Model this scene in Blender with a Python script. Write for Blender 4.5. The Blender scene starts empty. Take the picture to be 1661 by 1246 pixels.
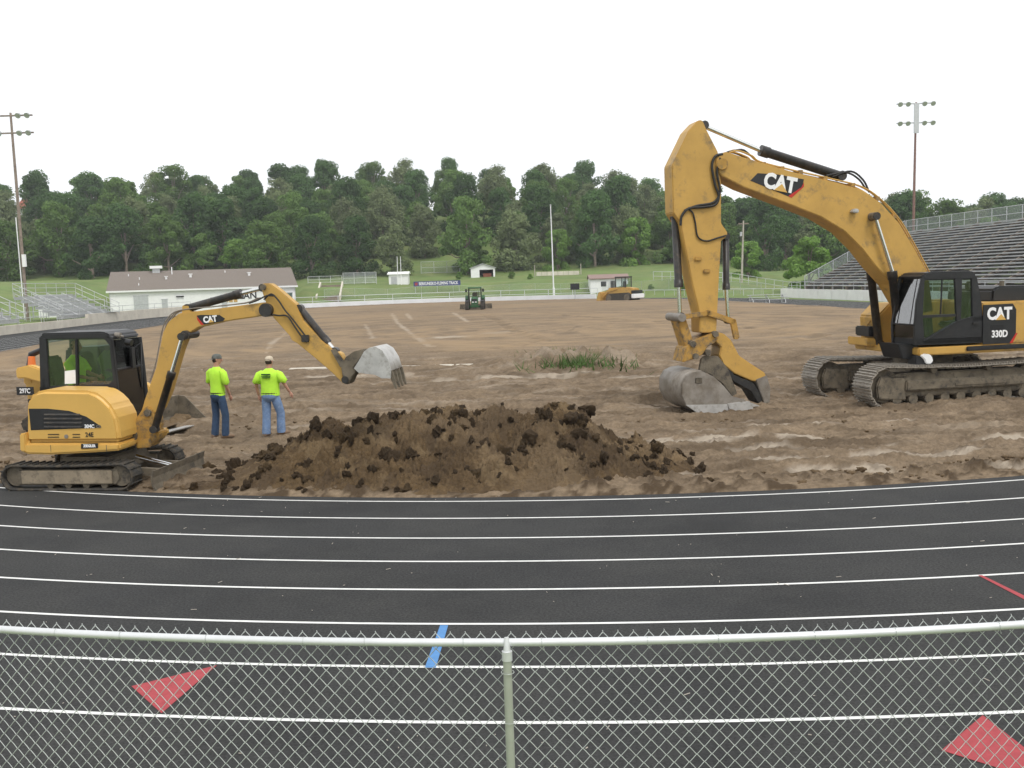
import bpy, bmesh, math, random
import numpy as np
from mathutils import Vector, Matrix
random.seed(7); RNG = np.random.default_rng(11)
SC = bpy.context.scene
COL = SC.collection
# ------------------------------------------------------------------ camera
F, PITCH, ROLL, H = 1590.0, 0.1041, 0.032, 3.304
CX, CY = 830.5, 623.0
cam = bpy.data.cameras.new('camera'); cam.sensor_width = 36; cam.lens = 36 * F / 1661
cam.clip_start = 0.1; cam.clip_end = 6000
co = bpy.data.objects.new('camera', cam); COL.objects.link(co)
fw = Vector((0, math.cos(PITCH), -math.sin(PITCH)))
rt0 = Vector((1, 0, 0)); dn0 = Vector((0, -math.sin(PITCH), -math.cos(PITCH)))
rt = rt0 * math.cos(ROLL) + dn0 * math.sin(ROLL)
dn = dn0 * math.cos(ROLL) - rt0 * math.sin(ROLL)
co.matrix_world = Matrix(((rt.x, -dn.x, -fw.x, 0), (rt.y, -dn.y, -fw.y, 0), (rt.z, -dn.z, -fw.z, H), (0, 0, 0, 1)))
SC.camera = co
SC.render.resolution_x, SC.render.resolution_y = 1024, 768
# ------------------------------------------------------------------ sky, sun, exposure (overcast)
W = bpy.data.worlds.new('World'); SC.world = W; W.use_nodes = True
nt = W.node_tree; nt.nodes.clear()
wo = nt.nodes.new('ShaderNodeOutputWorld'); bg = nt.nodes.new('ShaderNodeBackground')
sky = nt.nodes.new('ShaderNodeTexSky'); sky.sky_type = 'NISHITA'; sky.sun_disc = False
sky.sun_elevation = math.radians(58); sky.sun_rotation = math.radians(150); sky.dust_density = 4
hs = nt.nodes.new('ShaderNodeHueSaturation'); hs.inputs['Saturation'].default_value = 0.12
mx = nt.nodes.new('ShaderNodeMix'); mx.data_type = 'RGBA'; mx.inputs[0].default_value = 0.82
mx.inputs[7].default_value = (10.7, 10.9, 11.1, 1)
nt.links.new(sky.outputs[0], hs.inputs['Color']); nt.links.new(hs.outputs[0], mx.inputs[6])
nt.links.new(mx.outputs[2], bg.inputs[0]); bg.inputs[1].default_value = 0.12
nt.links.new(bg.outputs[0], wo.inputs[0])
sl = bpy.data.lights.new('sun', 'SUN'); sl.energy = 1.5; sl.angle = math.radians(14); sl.color = (1, .96, .9)
so = bpy.data.objects.new('sun', sl); COL.objects.link(so)
so.rotation_euler = (math.radians(32), 0, math.radians(30))
SC.view_settings.view_transform = 'Standard'; SC.view_settings.look = 'None'
SC.view_settings.exposure = 0.0; SC.view_settings.gamma = 1.0

# ------------------------------------------------------------------ pixel -> place helpers
def ray(px, py):
    u = (px - CX) / F; v = (py - CY) / F
    return fw + rt * u + dn * v
def gp(px, py, z=0.0):
    d = ray(px, py); t = (z - H) / d.z
    return Vector((d.x * t, d.y * t, z))
def atd(px, py, D):
    d = ray(px, py); t = D / d.y
    return Vector((d.x * t, D, H + d.z * t))
def smooth(v, a, b):
    t = np.clip((np.asarray(v, float) - a) / (b - a), 0, 1); return t * t * (3 - 2 * t)
_L = np.random.default_rng(3).random((256, 256))
def vnoise(x, y):
    xi = np.floor(x).astype(int); yi = np.floor(y).astype(int); fx = x - xi; fy = y - yi
    fx = fx * fx * (3 - 2 * fx); fy = fy * fy * (3 - 2 * fy)
    a = _L[xi & 255, yi & 255]; b = _L[(xi + 1) & 255, yi & 255]; c = _L[xi & 255, (yi + 1) & 255]; d = _L[(xi + 1) & 255, (yi + 1) & 255]
    return (a * (1 - fx) + b * fx) * (1 - fy) + (c * (1 - fx) + d * fx) * fy - .5
def fbm(x, y, o=4, g=.5):
    s = 0; a = 1
    for i in range(o):
        s = s + a * vnoise(x * 2 ** i + 17.3 * i, y * 2 ** i + 5.1 * i); a *= g
    return s

# ------------------------------------------------------------------ materials
def mat(name, col, rough=.7, var=.15, scale=3., metal=0., bump=0., bscale=40., col2=None, fac2=(.5, .7), objrand=0., coat=0., spec=.4):
    m = bpy.data.materials.new(name); m.use_nodes = True
    t = m.node_tree; b = t.nodes['Principled BSDF']
    b.inputs['Roughness'].default_value = rough; b.inputs['Metallic'].default_value = metal
    b.inputs['Specular IOR Level'].default_value = spec
    if coat: b.inputs['Coat Weight'].default_value = coat
    tc = t.nodes.new('ShaderNodeTexCoord'); n = t.nodes.new('ShaderNodeTexNoise')
    n.inputs['Scale'].default_value = scale; n.inputs['Detail'].default_value = 6; n.inputs['Roughness'].default_value = .65
    t.links.new(tc.outputs['Object'], n.inputs['Vector'])
    cr = t.nodes.new('ShaderNodeValToRGB')
    lo = [c * (1 - var) for c in col]; hi = [min(1, c * (1 + var)) for c in col]
    cr.color_ramp.elements[0].position = .3; cr.color_ramp.elements[1].position = .7
    cr.color_ramp.elements[0].color = (*lo, 1); cr.color_ramp.elements[1].color = (*hi, 1)
    t.links.new(n.outputs['Fac'], cr.inputs[0]); out = cr.outputs[0]
    if col2 is not None:
        n2 = t.nodes.new('ShaderNodeTexNoise'); n2.inputs['Scale'].default_value = scale * 1.7; n2.inputs['Detail'].default_value = 8
        n2.inputs['Roughness'].default_value = .75
        t.links.new(tc.outputs['Object'], n2.inputs['Vector'])
        mr = t.nodes.new('ShaderNodeMapRange'); mr.inputs[1].default_value = fac2[0]; mr.inputs[2].default_value = fac2[1]
        t.links.new(n2.outputs['Fac'], mr.inputs[0])
        mxn = t.nodes.new('ShaderNodeMix'); mxn.data_type = 'RGBA'; mxn.inputs[7].default_value = (*col2, 1)
        t.links.new(mr.outputs[0], mxn.inputs[0]); t.links.new(out, mxn.inputs[6]); out = mxn.outputs[2]
    if objrand:
        oi = t.nodes.new('ShaderNodeObjectInfo'); h2 = t.nodes.new('ShaderNodeHueSaturation')
        ml = t.nodes.new('ShaderNodeMapRange'); ml.inputs[3].default_value = 1 - objrand; ml.inputs[4].default_value = 1 + objrand
        t.links.new(oi.outputs['Random'], ml.inputs[0]); t.links.new(ml.outputs[0], h2.inputs['Value'])
        t.links.new(out, h2.inputs['Color']); out = h2.outputs[0]
    t.links.new(out, b.inputs['Base Color'])
    if bump:
        nb = t.nodes.new('ShaderNodeTexNoise'); nb.inputs['Scale'].default_value = bscale; nb.inputs['Detail'].default_value = 5
        t.links.new(tc.outputs['Object'], nb.inputs['Vector'])
        bp = t.nodes.new('ShaderNodeBump'); bp.inputs['Strength'].default_value = bump; bp.inputs['Distance'].default_value = .02
        t.links.new(nb.outputs['Fac'], bp.inputs['Height']); t.links.new(bp.outputs[0], b.inputs['Normal'])
    return m
def glassmat(name, tint=(.75, .88, .84), a=.75):
    m = bpy.data.materials.new(name); m.use_nodes = True; t = m.node_tree; t.nodes.clear()
    o = t.nodes.new('ShaderNodeOutputMaterial'); tr = t.nodes.new('ShaderNodeBsdfTransparent'); gl = t.nodes.new('ShaderNodeBsdfGlossy')
    tr.inputs[0].default_value = (*tint, 1); gl.inputs['Roughness'].default_value = .05
    fr = t.nodes.new('ShaderNodeFresnel'); fr.inputs[0].default_value = 1.5
    md = t.nodes.new('ShaderNodeMath'); md.operation = 'ADD'; md.inputs[1].default_value = .04 if a > .5 else a
    t.links.new(fr.outputs[0], md.inputs[0])
    mixn = t.nodes.new('ShaderNodeMixShader'); t.links.new(md.outputs[0], mixn.inputs[0])
    t.links.new(tr.outputs[0], mixn.inputs[1]); t.links.new(gl.outputs[0], mixn.inputs[2]); t.links.new(mixn.outputs[0], o.inputs[0])
    return m
def meshmat(name, col, alpha):
    m = mat(name, col, .5, .1, 2, metal=.3); t = m.node_tree
    t.nodes['Principled BSDF'].inputs['Alpha'].default_value = alpha; return m
DIRTC = (.17, .125, .075)
M = dict(
 yel=mat('yellow_paint', (.53, .315, .075), .5, .12, 1.4, col2=(.17, .125, .075), fac2=(.54, .74), spec=.45),
 yel2=mat('yellow_paint_clean', (.66, .40, .10), .4, .07, 1.5, col2=(.35, .25, .13), fac2=(.64, .86), spec=.45),
 yeldirt=mat('yellow_paint_muddy', (.44, .25, .055), .6, .2, 3, col2=(.15, .115, .075), fac2=(.47, .62)),
 black=mat('black_paint', (.022, .022, .024), .4, .25, 3, col2=(.07, .06, .05), fac2=(.58, .85)),
 hose=mat('black_rubber', (.025, .024, .023), .6, .3, 8, col2=(.09, .075, .055), fac2=(.55, .8)),
 rubber=mat('track_rubber', (.035, .033, .03), .8, .3, 6, col2=(.12, .095, .065), fac2=(.45, .7), bump=.3, bscale=30),
 chrome=mat('chrome_rod', (.75, .75, .74), .18, .05, 3, metal=1.),
 cyl=mat('cylinder_black', (.035, .033, .032), .4, .3, 5, col2=(.11, .085, .06), fac2=(.5, .75)),
 steel=mat('worn_steel', (.27, .245, .215), .55, .2, 2, metal=.2, col2=(.15, .12, .085), fac2=(.42, .72)),
 polish=mat('bright_steel', (.50, .49, .47), .42, .18, 3, metal=.3, col2=(.2, .17, .13), fac2=(.52, .75)),
 muddy=mat('muddy_steel', (.15, .125, .09), .8, .35, 3, col2=(.05, .044, .038), fac2=(.5, .66), bump=.4, bscale=25),
 shoe=mat('track_shoe_steel', (.32, .29, .25), .5, .25, 4, metal=.35, col2=(.13, .1, .065), fac2=(.5, .68)),
 glass=glassmat('cab_glass', (.87, .92, .91)), glassd=glassmat('dark_cab_glass', (.72, .79, .78)), glassr=glassmat('windscreen_glass', (.6, .7, .68), .3),
 interior=mat('cab_interior', (.06, .065, .06), .8, .3, 5), white=mat('white_paint', (.86, .86, .86), .6, .04, 2, col2=(.7, .69, .67), fac2=(.6, .95)),
 red=mat('red_paint', (.5, .03, .02), .5, .1, 3), lite=mat('lamp_glass', (.85, .85, .85), .15, .02, 3),
 orange=mat('orange_plastic', (.75, .2, .05), .4, .1, 3),
 tan=mat('muddy_tan_paint', (.27, .22, .155), .8, .2, 3, col2=(.08, .065, .05), fac2=(.5, .7)),
 alum=mat('galvanised_metal', (.55, .56, .57), .45, .12, 3, metal=.55), galv=mat('galvanised_pipe', (.68, .69, .70), .38, .08, 6, metal=.35),
 postm=mat('weathered_post', (.42, .44, .38), .5, .15, 4, metal=.3), wire=mat('fence_wire', (.50, .53, .51), .45, .15, 9, metal=.3),
 conc=mat('concrete', (.62, .575, .49), .9, .12, .6, col2=(.47, .42, .35), fac2=(.5, .8), bump=.2), 
 concw=mat('white_painted_concrete', (.84, .83, .82), .85, .08, .5, col2=(.5, .48, .43), fac2=(.6, .85)),
 wood=mat('weathered_wood', (.26, .21, .17), .85, .25, 2.5, col2=(.13, .1, .08), fac2=(.5, .75)), woodp=mat('pale_wood_pole', (.45, .41, .35), .85, .2, 2),
 shadewood=mat('gap_shade_wood', (.06, .055, .05), .85, .3, 3), redpole=mat('reddish_pole', (.22, .12, .1), .8, .25, 2),
 roof=mat('brown_shingle', (.195, .165, .14), .9, .14, 6, col2=(.14, .115, .1), fac2=(.45, .8)), roof2=mat('reddish_shingle', (.27, .19, .165), .9, .12, 5),
 roofred=mat('red_roof', (.35, .12, .08), .9, .15, 2), navy=mat('navy_banner', (.05, .065, .2), .6, .08, 2),
 green=mat('tractor_green', (.02, .10, .03), .45, .15, 4), gold=mat('gold_paint', (.55, .33, .1), .6, .1, 3), dark=mat('dark_opening', (.02, .02, .022), .8, .2, 4),
 skin=mat('skin', (.45, .24, .17), .6, .08, 12), shirt=mat('hi_vis_shirt', (.50, .88, .06), .8, .07, 7, bump=.5, bscale=9),
 jean1=mat('dark_denim', (.035, .065, .125), .9, .22, 9, bump=.5, bscale=14), jean2=mat('pale_denim', (.15, .235, .40), .9, .2, 8, col2=(.3, .38, .52), fac2=(.5, .75), bump=.6, bscale=12),
 capg=mat('grey_cap', (.12, .125, .115), .9, .3, 14), capt=mat('tan_cap', (.55, .47, .36), .9, .12, 12), boot=mat('tan_boots', (.22, .15, .1), .9, .2, 9),
 hair=mat('hair', (.035, .022, .015), .8, .3, 30), pinkish=mat('pale_concrete_apron', (.48, .42, .36), .9, .1, 1),
 lime=mat('lane_paint', (.72, .72, .70), .75, .12, 9, col2=(.45, .45, .44), fac2=(.62, .85)), redmark=mat('red_track_paint', (.36, .055, .065), .8, .14, 14), bluemark=mat('blue_track_paint', (.09, .24, .50), .8, .12, 14),
)
def track_material():
    m = mat('black_rubber_track', (.041, .0415, .042), .95, .22, .3, spec=.15, col2=(.056, .056, .054), fac2=(.42, .7)); t = m.node_tree; b = t.nodes['Principled BSDF']
    src = b.inputs['Base Color'].links[0].from_socket
    tc = t.nodes.new('ShaderNodeTexCoord'); n = t.nodes.new('ShaderNodeTexNoise'); n.inputs['Scale'].default_value = 38; n.inputs['Detail'].default_value = 5; n.inputs['Roughness'].default_value = .8
    t.links.new(tc.outputs['Object'], n.inputs['Vector'])
    mr = t.nodes.new('ShaderNodeMapRange'); mr.inputs[1].default_value = .3; mr.inputs[2].default_value = .75; mr.inputs[3].default_value = .35; mr.inputs[4].default_value = 1.75
    t.links.new(n.outputs['Fac'], mr.inputs[0]); h2 = t.nodes.new('ShaderNodeHueSaturation')
    t.links.new(mr.outputs[0], h2.inputs['Value']); t.links.new(src, h2.inputs['Color']); t.links.new(h2.outputs[0], b.inputs['Base Color'])
    bp = t.nodes.new('ShaderNodeBump'); bp.inputs['Strength'].default_value = .5; bp.inputs['Distance'].default_value = .006
    t.links.new(n.outputs['Fac'], bp.inputs['Height']); t.links.new(bp.outputs[0], b.inputs['Normal']); return m
M['track'] = track_material()
def ground_mat(name, a, b_, c, attr):
    # soil: two noise-driven soil colours, plus 'tone' (pale dry clay) and 'wet' (dark soil) vertex attributes
    m = mat(name, a, .95, .18, .35, col2=b_, fac2=(.42, .66), bump=1., bscale=14, spec=.15); t = m.node_tree; [setattr(x_.inputs['Distance'], 'default_value', .05) for x_ in t.nodes if x_.type == 'BUMP']; b = t.nodes['Principled BSDF']
    src = b.inputs['Base Color'].links[0].from_socket
    at = t.nodes.new('ShaderNodeAttribute'); at.attribute_name = attr
    tc = t.nodes.new('ShaderNodeTexCoord'); n = t.nodes.new('ShaderNodeTexNoise'); n.inputs['Scale'].default_value = 9; n.inputs['Detail'].default_value = 8; n.inputs['Roughness'].default_value = .8
    t.links.new(tc.outputs['Object'], n.inputs['Vector'])
    mr = t.nodes.new('ShaderNodeMapRange'); mr.inputs[1].default_value = .25; mr.inputs[2].default_value = .75; mr.inputs[3].default_value = .5; mr.inputs[4].default_value = 1.45
    t.links.new(n.outputs['Fac'], mr.inputs[0]); h2 = t.nodes.new('ShaderNodeHueSaturation')
    t.links.new(mr.outputs[0], h2.inputs['Value']); t.links.new(src, h2.inputs['Color'])
    sep = t.nodes.new('ShaderNodeSeparateColor'); t.links.new(at.outputs['Color'], sep.inputs[0])
    m1 = t.nodes.new('ShaderNodeMix'); m1.data_type = 'RGBA'; m1.inputs[7].default_value = (*c, 1)
    t.links.new(sep.outputs[0], m1.inputs[0]); t.links.new(h2.outputs[0], m1.inputs[6])
    m2 = t.nodes.new('ShaderNodeMix'); m2.data_type = 'RGBA'; m2.inputs[7].default_value = (.075, .052, .032, 1)
    t.links.new(sep.outputs[1], m2.inputs[0]); t.links.new(m1.outputs[2], m2.inputs[6])
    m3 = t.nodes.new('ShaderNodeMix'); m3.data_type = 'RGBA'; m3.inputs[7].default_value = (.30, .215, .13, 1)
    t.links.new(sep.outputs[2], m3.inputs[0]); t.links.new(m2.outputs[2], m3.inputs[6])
    t.links.new(m3.outputs[2], b.inputs['Base Color']); return m
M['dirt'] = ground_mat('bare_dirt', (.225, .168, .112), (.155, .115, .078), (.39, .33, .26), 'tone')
M['pile'] = ground_mat('dug_soil', (.12, .08, .042), (.055, .038, .024), (.21, .15, .085), 'tone')
M['grass'] = mat('mown_grass', (.125, .185, .05), .95, .25, .12, col2=(.19, .21, .075), fac2=(.45, .7), bump=.5, bscale=3)
M['wgrass'] = mat('wild_grass', (.07, .13, .03), .9, .3, 2, objrand=.2)

# ------------------------------------------------------------------ mesh builder
class MB:
    def __init__(s): s.v = []; s.f = []; s.sm = []
    def add(s, vs, fs, smooth=False):
        o = len(s.v); s.v += [tuple(v) for v in vs]; s.f += [tuple(i + o for i in f) for f in fs]; s.sm += [smooth] * len(fs); return s
    def box(s, a, b):
        x0, y0, z0 = a; x1, y1, z1 = b
        return s.add([(x0, y0, z0), (x1, y0, z0), (x1, y1, z0), (x0, y1, z0), (x0, y0, z1), (x1, y0, z1), (x1, y1, z1), (x0, y1, z1)],
                     [(0, 3, 2, 1), (4, 5, 6, 7), (0, 1, 5, 4), (1, 2, 6, 5), (2, 3, 7, 6), (3, 0, 4, 7)])
    def prism(s, pts, off):          # polygon (3d) swept by vector off
        n = len(pts); p = [Vector(q) for q in pts]; o = Vector(off)
        return s.add(p + [q + o for q in p], [tuple(range(n)), tuple(range(2 * n - 1, n - 1, -1))] + [(i, i + n, (i + 1) % n + n, (i + 1) % n) for i in range(n)])
    def plate(s, xz, y0, y1): return s.prism([(x, y0, z) for x, z in xz], (0, y1 - y0, 0))
    def tube(s, pts, r, n=10, cap=True):
        p = [Vector(q) for q in pts]; rr = r if isinstance(r, (list, tuple)) else [r] * len(p)
        vs = []; prev = None
        for i, q in enumerate(p):
            d = (p[min(i + 1, len(p) - 1)] - p[max(i - 1, 0)]).normalized()
            if prev is None:
                a = Vector((0, 0, 1)) if abs(d.z) < .9 else Vector((1, 0, 0)); e1 = d.cross(a).normalized()
            else: e1 = (prev - d * prev.dot(d)).normalized()
            prev = e1; e2 = d.cross(e1)
            vs += [q + (e1 * math.cos(2 * math.pi * k / n) + e2 * math.sin(2 * math.pi * k / n)) * rr[i] for k in range(n)]
        fs = [(i * n + k, i * n + (k + 1) % n, (i + 1) * n + (k + 1) % n, (i + 1) * n + k) for i in range(len(p) - 1) for k in range(n)]
        s.add(vs, fs, True)
        if cap: s.add(vs[:n], [tuple(range(n - 1, -1, -1))]); s.add(vs[-n:], [tuple(range(n))])
        return s
    def hose(s, pts, r, n=8):
        P = [Vector(p) for p in pts]; P = [P[0] * 2 - P[1]] + P + [P[-1] * 2 - P[-2]]; out = []
        for i in range(1, len(P) - 2):
            a, b, c, d = P[i - 1], P[i], P[i + 1], P[i + 2]
            for k in range(5): t = k / 5; out.append(.5 * ((2 * b) + (c - a) * t + (2 * a - 5 * b + 4 * c - d) * t * t + (3 * b - a - 3 * c + d) * t ** 3))
        return s.tube(out + [P[-2]], r, n)
    def cyl(s, a, b, r, n=16): return s.tube([a, b], r, n)
    def build(s, name, m, parent=None, bevel=0, seg=2):
        me = bpy.data.meshes.new(name); me.from_pydata(s.v, [], s.f); me.update()
        for p, q in zip(me.polygons, s.sm): p.use_smooth = q
        bm = bmesh.new(); bm.from_mesh(me); bmesh.ops.recalc_face_normals(bm, faces=bm.faces)
        if bevel:
            ed = [e for e in bm.edges if len(e.link_faces) == 2 and e.calc_face_angle(0) > .35]
            bmesh.ops.bevel(bm, geom=ed, offset=bevel, segments=seg, affect='EDGES', clamp_overlap=True)
        bm.to_mesh(me); bm.free()
        me.materials.append(m); o = bpy.data.objects.new(name, me); COL.objects.link(o)
        if parent: o.parent = parent
        return o
def tag(o, label=None, cat=None, group=None, kind=None):
    if label: o['label'] = label
    if cat: o['category'] = cat
    if group: o['group'] = group
    if kind: o['kind'] = kind
    return o
def thing(name, label, cat, loc=(0, 0, 0), rz=0., group=None):
    o = bpy.data.objects.new(name, None); COL.objects.link(o); o.empty_display_size = .3
    o.location = loc; o.rotation_euler = (0, 0, rz); return tag(o, label, cat, group)
def copy_tree(o, parent=None):
    c = o.copy(); COL.objects.link(c); c.parent = parent
    for ch in list(o.children): copy_tree(ch, c)
    return c
def text(body, size, m, parent, name='lettering', bold=.0, loc=(0, 0, 0), ex=(1, 0, 0), up=(0, 0, 1), sx=1., shear=0., depth=.004):
    cu = bpy.data.curves.new(name, 'FONT'); cu.body = body; cu.size = size; cu.offset = bold; cu.extrude = depth; cu.align_x = 'CENTER'; cu.align_y = 'CENTER'; cu.shear = shear
    cu.resolution_u = 3
    o = bpy.data.objects.new(name, cu); COL.objects.link(o)
    dg = bpy.context.evaluated_depsgraph_get(); me = bpy.data.meshes.new_from_object(o.evaluated_get(dg)); bpy.data.objects.remove(o)
    ex = Vector(ex).normalized(); up = Vector(up); up = (up - ex * up.dot(ex)).normalized(); nn = ex.cross(up)
    for v in me.vertices:
        c = v.co.copy(); v.co = Vector(loc) + ex * (c.x * sx) + up * c.y + nn * c.z
    me.materials.clear(); me.materials.append(m)
    ob = bpy.data.objects.new(name, me); COL.objects.link(ob); ob.parent = parent; return ob
class Frame:                         # a machine's own frame; local plane Y = t is vertical and along its heading
    def __init__(s, x, y, rz): s.o = Vector((x, y, 0)); s.rz = rz; s.u = Vector((math.cos(rz), math.sin(rz), 0)); s.n = Vector((-math.sin(rz), math.cos(rz), 0))
    def p(s, px, py, t):             # pixel -> local (X, Z) on plane Y = t
        d = ray(px, py); c = Vector((0, 0, H)); o = s.o + s.n * t
        k = (o - c).dot(s.n) / d.dot(s.n); q = c + d * k - s.o
        return (q.dot(s.u), q.z)
    def pp(s, pts, t): return [s.p(a, b, t) for a, b in pts]
    def p3(s, px, py, t): x, z = s.p(px, py, t); return (x, t, z)
def catmull(pts, n=12):
    P = [Vector(p) for p in pts]; out = []; N = len(P)
    for i in range(N):
        a, b, c, d = P[(i - 1) % N], P[i], P[(i + 1) % N], P[(i + 2) % N]
        for k in range(n):
            t = k / n; out.append(.5 * ((2 * b) + (c - a) * t + (2 * a - 5 * b + 4 * c - d) * t * t + (3 * b - a - 3 * c + d) * t ** 3))
    return out

# ================================================================== THE SETTING
CC = Vector((2.67, 43.32)); R0 = 28.88
arc = [(CC.x + R0 * math.sin(a), CC.y - R0 * math.cos(a)) for a in [math.radians(k) for k in range(-52, 61, 4)]]
ctl = arc + [(28.9, 31.6), (30.0, 35), (30.7, 39), (31.1, 43.5), (31.1, 48), (30.8, 53), (30.3, 60), (29.6, 72), (28.6, 90), (26.9, 112), (23.5, 134), (14.5, 153), (-1, 164), (-18, 166), (-31, 155), (-36, 134), (-35, 110), (-33, 85), (-32, 74), (-31, 62), (-29.9, 53), (-28.7, 46), (-27.2, 40), (-25.4, 35), (-23.6, 31), (-22.1, 28.3)]
inner = catmull([(x, y, 0) for x, y in ctl], 5)
NI = len(inner)
tang = [(inner[(i + 1) % NI] - inner[i - 1]).normalized() for i in range(NI)]
nrm = [Vector((t.y, -t.x, 0)) for t in tang]
def width(p):
    w = 9.4 + 2.4 * float(smooth(-p.x, 20, 30) * smooth(p.y, 30, 60) * (1 - smooth(p.y, 140, 156))) + 1.2 * float(smooth(p.y, 140, 160)) * 0
    return w
outer = [p + n * width(p) for p, n in zip(inner, nrm)]
def ribbon(name, a, b, m, z=0., parent=None, closed=True):
    n = len(a); vs = [(p.x, p.y, z) for p in a] + [(p.x, p.y, z) for p in b]
    fs = [(i, (i + 1) % n, (i + 1) % n + n, i + n) for i in range(n if closed else n - 1)]
    mb = MB(); mb.add(vs, fs); return mb.build(name, m, parent)
trk = ribbon('running_track', [p - n * .28 for p, n in zip(inner, nrm)], outer, M['track'], 0.0)
tag(trk, 'black rubber running track curving around the dirt infield', 'track', kind='structure')
for i in range(9):
    w = .024; ribbon('lane_line', [p + n * (i * 1.067 - w) for p, n in zip(inner, nrm)], [p + n * (i * 1.067 + w) for p, n in zip(inner, nrm)], M['lime'], .004, trk)
def mark(name, px, m, z=.005):
    mb = MB(); mb.add([gp(a, b, z) for a, b in px], [tuple(range(len(px)))]); return mb.build(name, m, trk)
mark('exchange_triangle', [(213, 1113), (262, 1157), (352, 1079)], M['redmark'])
mark('exchange_triangle', [(1594, 1160), (1527, 1217), (1762, 1290)], M['redmark'])
mark('blue_marking', [(714, 1014), (727, 1014), (707, 1083), (689, 1083)], M['bluemark'])
mark('red_marking', [(1586, 933), (1593, 933), (1690, 980), (1684, 984)], M['redmark'])
dbm = MB()
for k in range(150):
    q = gp(random.uniform(-100, 1760), 800 + 446 * random.random() ** 1.4, .006); a = random.random() * 6.28; L = random.choice([.004, .005, .006, .008, .012, .03]); w = .0025 + .0015 * random.random()
    d = Vector((math.cos(a) * L, math.sin(a) * L, 0)); n_ = Vector((-d.y, d.x, 0)).normalized() * w
    dbm.prism([q - d - n_, q + d - n_ * .6, q + d + n_, q - d + n_ * .7], (0, 0, .005))
tag(dbm.build('debris', M['woodp']), 'tiny pale bits of straw and grit lying on the track', 'debris', kind='stuff')
# --- terrain outside
ON = np.array([(p.x, p.y) for p in outer]); IN = np.array([(p.x, p.y) for p in inner])
def polysd(P, x, y):
    x = np.asarray(x, float).ravel(); y = np.asarray(y, float).ravel(); d = np.full(x.shape, 1e9); ins = np.zeros(x.shape, bool)
    n = len(P)
    for i in range(n):
        ax, ay = P[i]; bx, by = P[(i + 1) % n]; ex, ey = bx - ax, by - ay; L = ex * ex + ey * ey + 1e-12
        t = np.clip(((x - ax) * ex + (y - ay) * ey) / L, 0, 1); d = np.minimum(d, (x - ax - t * ex) ** 2 + (y - ay - t * ey) ** 2)
        c = ((ay > y) != (by > y)); 
        with np.errstate(divide='ignore', invalid='ignore'): ins ^= c & (x < (bx - ax) * (y - ay) / (by - ay + 1e-15) + ax)
    d = np.sqrt(d); return np.where(ins, -d, d)
SKX = [-600, 0, 60, 150, 200, 270, 330, 410, 480, 600, 700, 770, 880, 940, 1000, 1090, 1180, 1280, 1400, 1490, 1530, 1600, 1661, 2300]
SKY = [300, 297, 308, 302, 287, 281, 292, 298, 292, 290, 285, 270, 270, 284, 290, 303, 312, 330, 335, 333, 325, 345, 352, 390]
def terrain(x, y):
    x = np.asarray(x, float); y = np.asarray(y, float); sh = x.shape; x = x.ravel(); y = y.ravel()
    s = polysd(ON[::3], x, y); az = x / np.maximum(y, 20.)
    wb = smooth(az, -.235, -.205)
    wr = smooth(az, .19, .26)
    far = smooth(y, 120, 150)
    h = far * wb * (1 - wr) * 3.3 * smooth(s, 2.5, 13) + far * (wb * (1 - wr)) * 2.1 * smooth(s, 13, 45)
    h += far * wr * 3.6 * smooth(s, 3, 45)
    h += (1 - wb) * (smooth(y, 60, 80) * (.7 * smooth(s, 2.6, 3.2) * (1 - smooth(y, 138, 150))) + smooth(y, 60, 120) * 6.3 * smooth(s, 14, 60))
    right = smooth(x, 34, 40) * (1 - smooth(y, 118, 140)); h += right * 3.2 * smooth(s, 10, 30)
    px = CX + az * F; row = np.interp(px, SKX, SKY); hor = 457 - .032 * (px - 830)
    top = H + (hor - row) / F * 315 - 12.5
    h += smooth(y, 205, 315) ** 0.8 * np.maximum(top - 5.5, 0) * smooth(s, 25, 60)
    h = np.where(s < 0, -.14, h - .14 * (1 - smooth(s, 0, 1.2)) * (1 - smooth(y, 10, 60)) + .02 * smooth(s, .0, 1.)*0)
    h = h + np.where(s > 1, fbm(x * .12, y * .12, 3) * .25 * smooth(s, 1, 20), 0)
    return h.reshape(sh)
def hit(px, py):
    d = ray(px, py); ts = np.linspace(40, 420, 1500) / d.y
    X = d.x * ts; Y = d.y * ts; Z = H + d.z * ts; g = terrain(X, Y); k = np.argmax(Z < g + .0)
    if Z[k] >= g[k]: k = len(ts) - 1
    return Vector((X[k], Y[k], float(g[k])))
def th(x, y): return float(terrain(np.array([x]), np.array([y]))[0])
def grid_mesh(name, X, Y, Z, m):
    r, c = X.shape; v = np.stack([X.ravel(), Y.ravel(), Z.ravel()], 1)
    idx = np.arange(r * c).reshape(r, c); f = np.stack([idx[:-1, :-1], idx[:-1, 1:], idx[1:, 1:], idx[1:, :-1]], -1).reshape(-1, 4)
    me = bpy.data.meshes.new(name); me.vertices.add(len(v)); me.vertices.foreach_set('co', v.astype(np.float32).ravel())
    me.loops.add(f.size); me.loops.foreach_set('vertex_index', f.astype(np.int32).ravel()); me.polygons.add(len(f))
    me.polygons.foreach_set('loop_start', np.arange(0, f.size, 4, dtype=np.int32)); me.polygons.foreach_set('use_smooth', np.ones(len(f), bool)); me.update(calc_edges=True)
    me.materials.append(m); o = bpy.data.objects.new(name, me); COL.objects.link(o); return o
def setattr_col(o, name, r, g, b):
    a = o.data.attributes.new(name, 'FLOAT_COLOR', 'POINT'); arr = np.ones((r.size, 4), np.float32); arr[:, 0] = r.ravel(); arr[:, 1] = g.ravel(); arr[:, 2] = b.ravel()
    a.data.foreach_set('color', arr.ravel())
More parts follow.
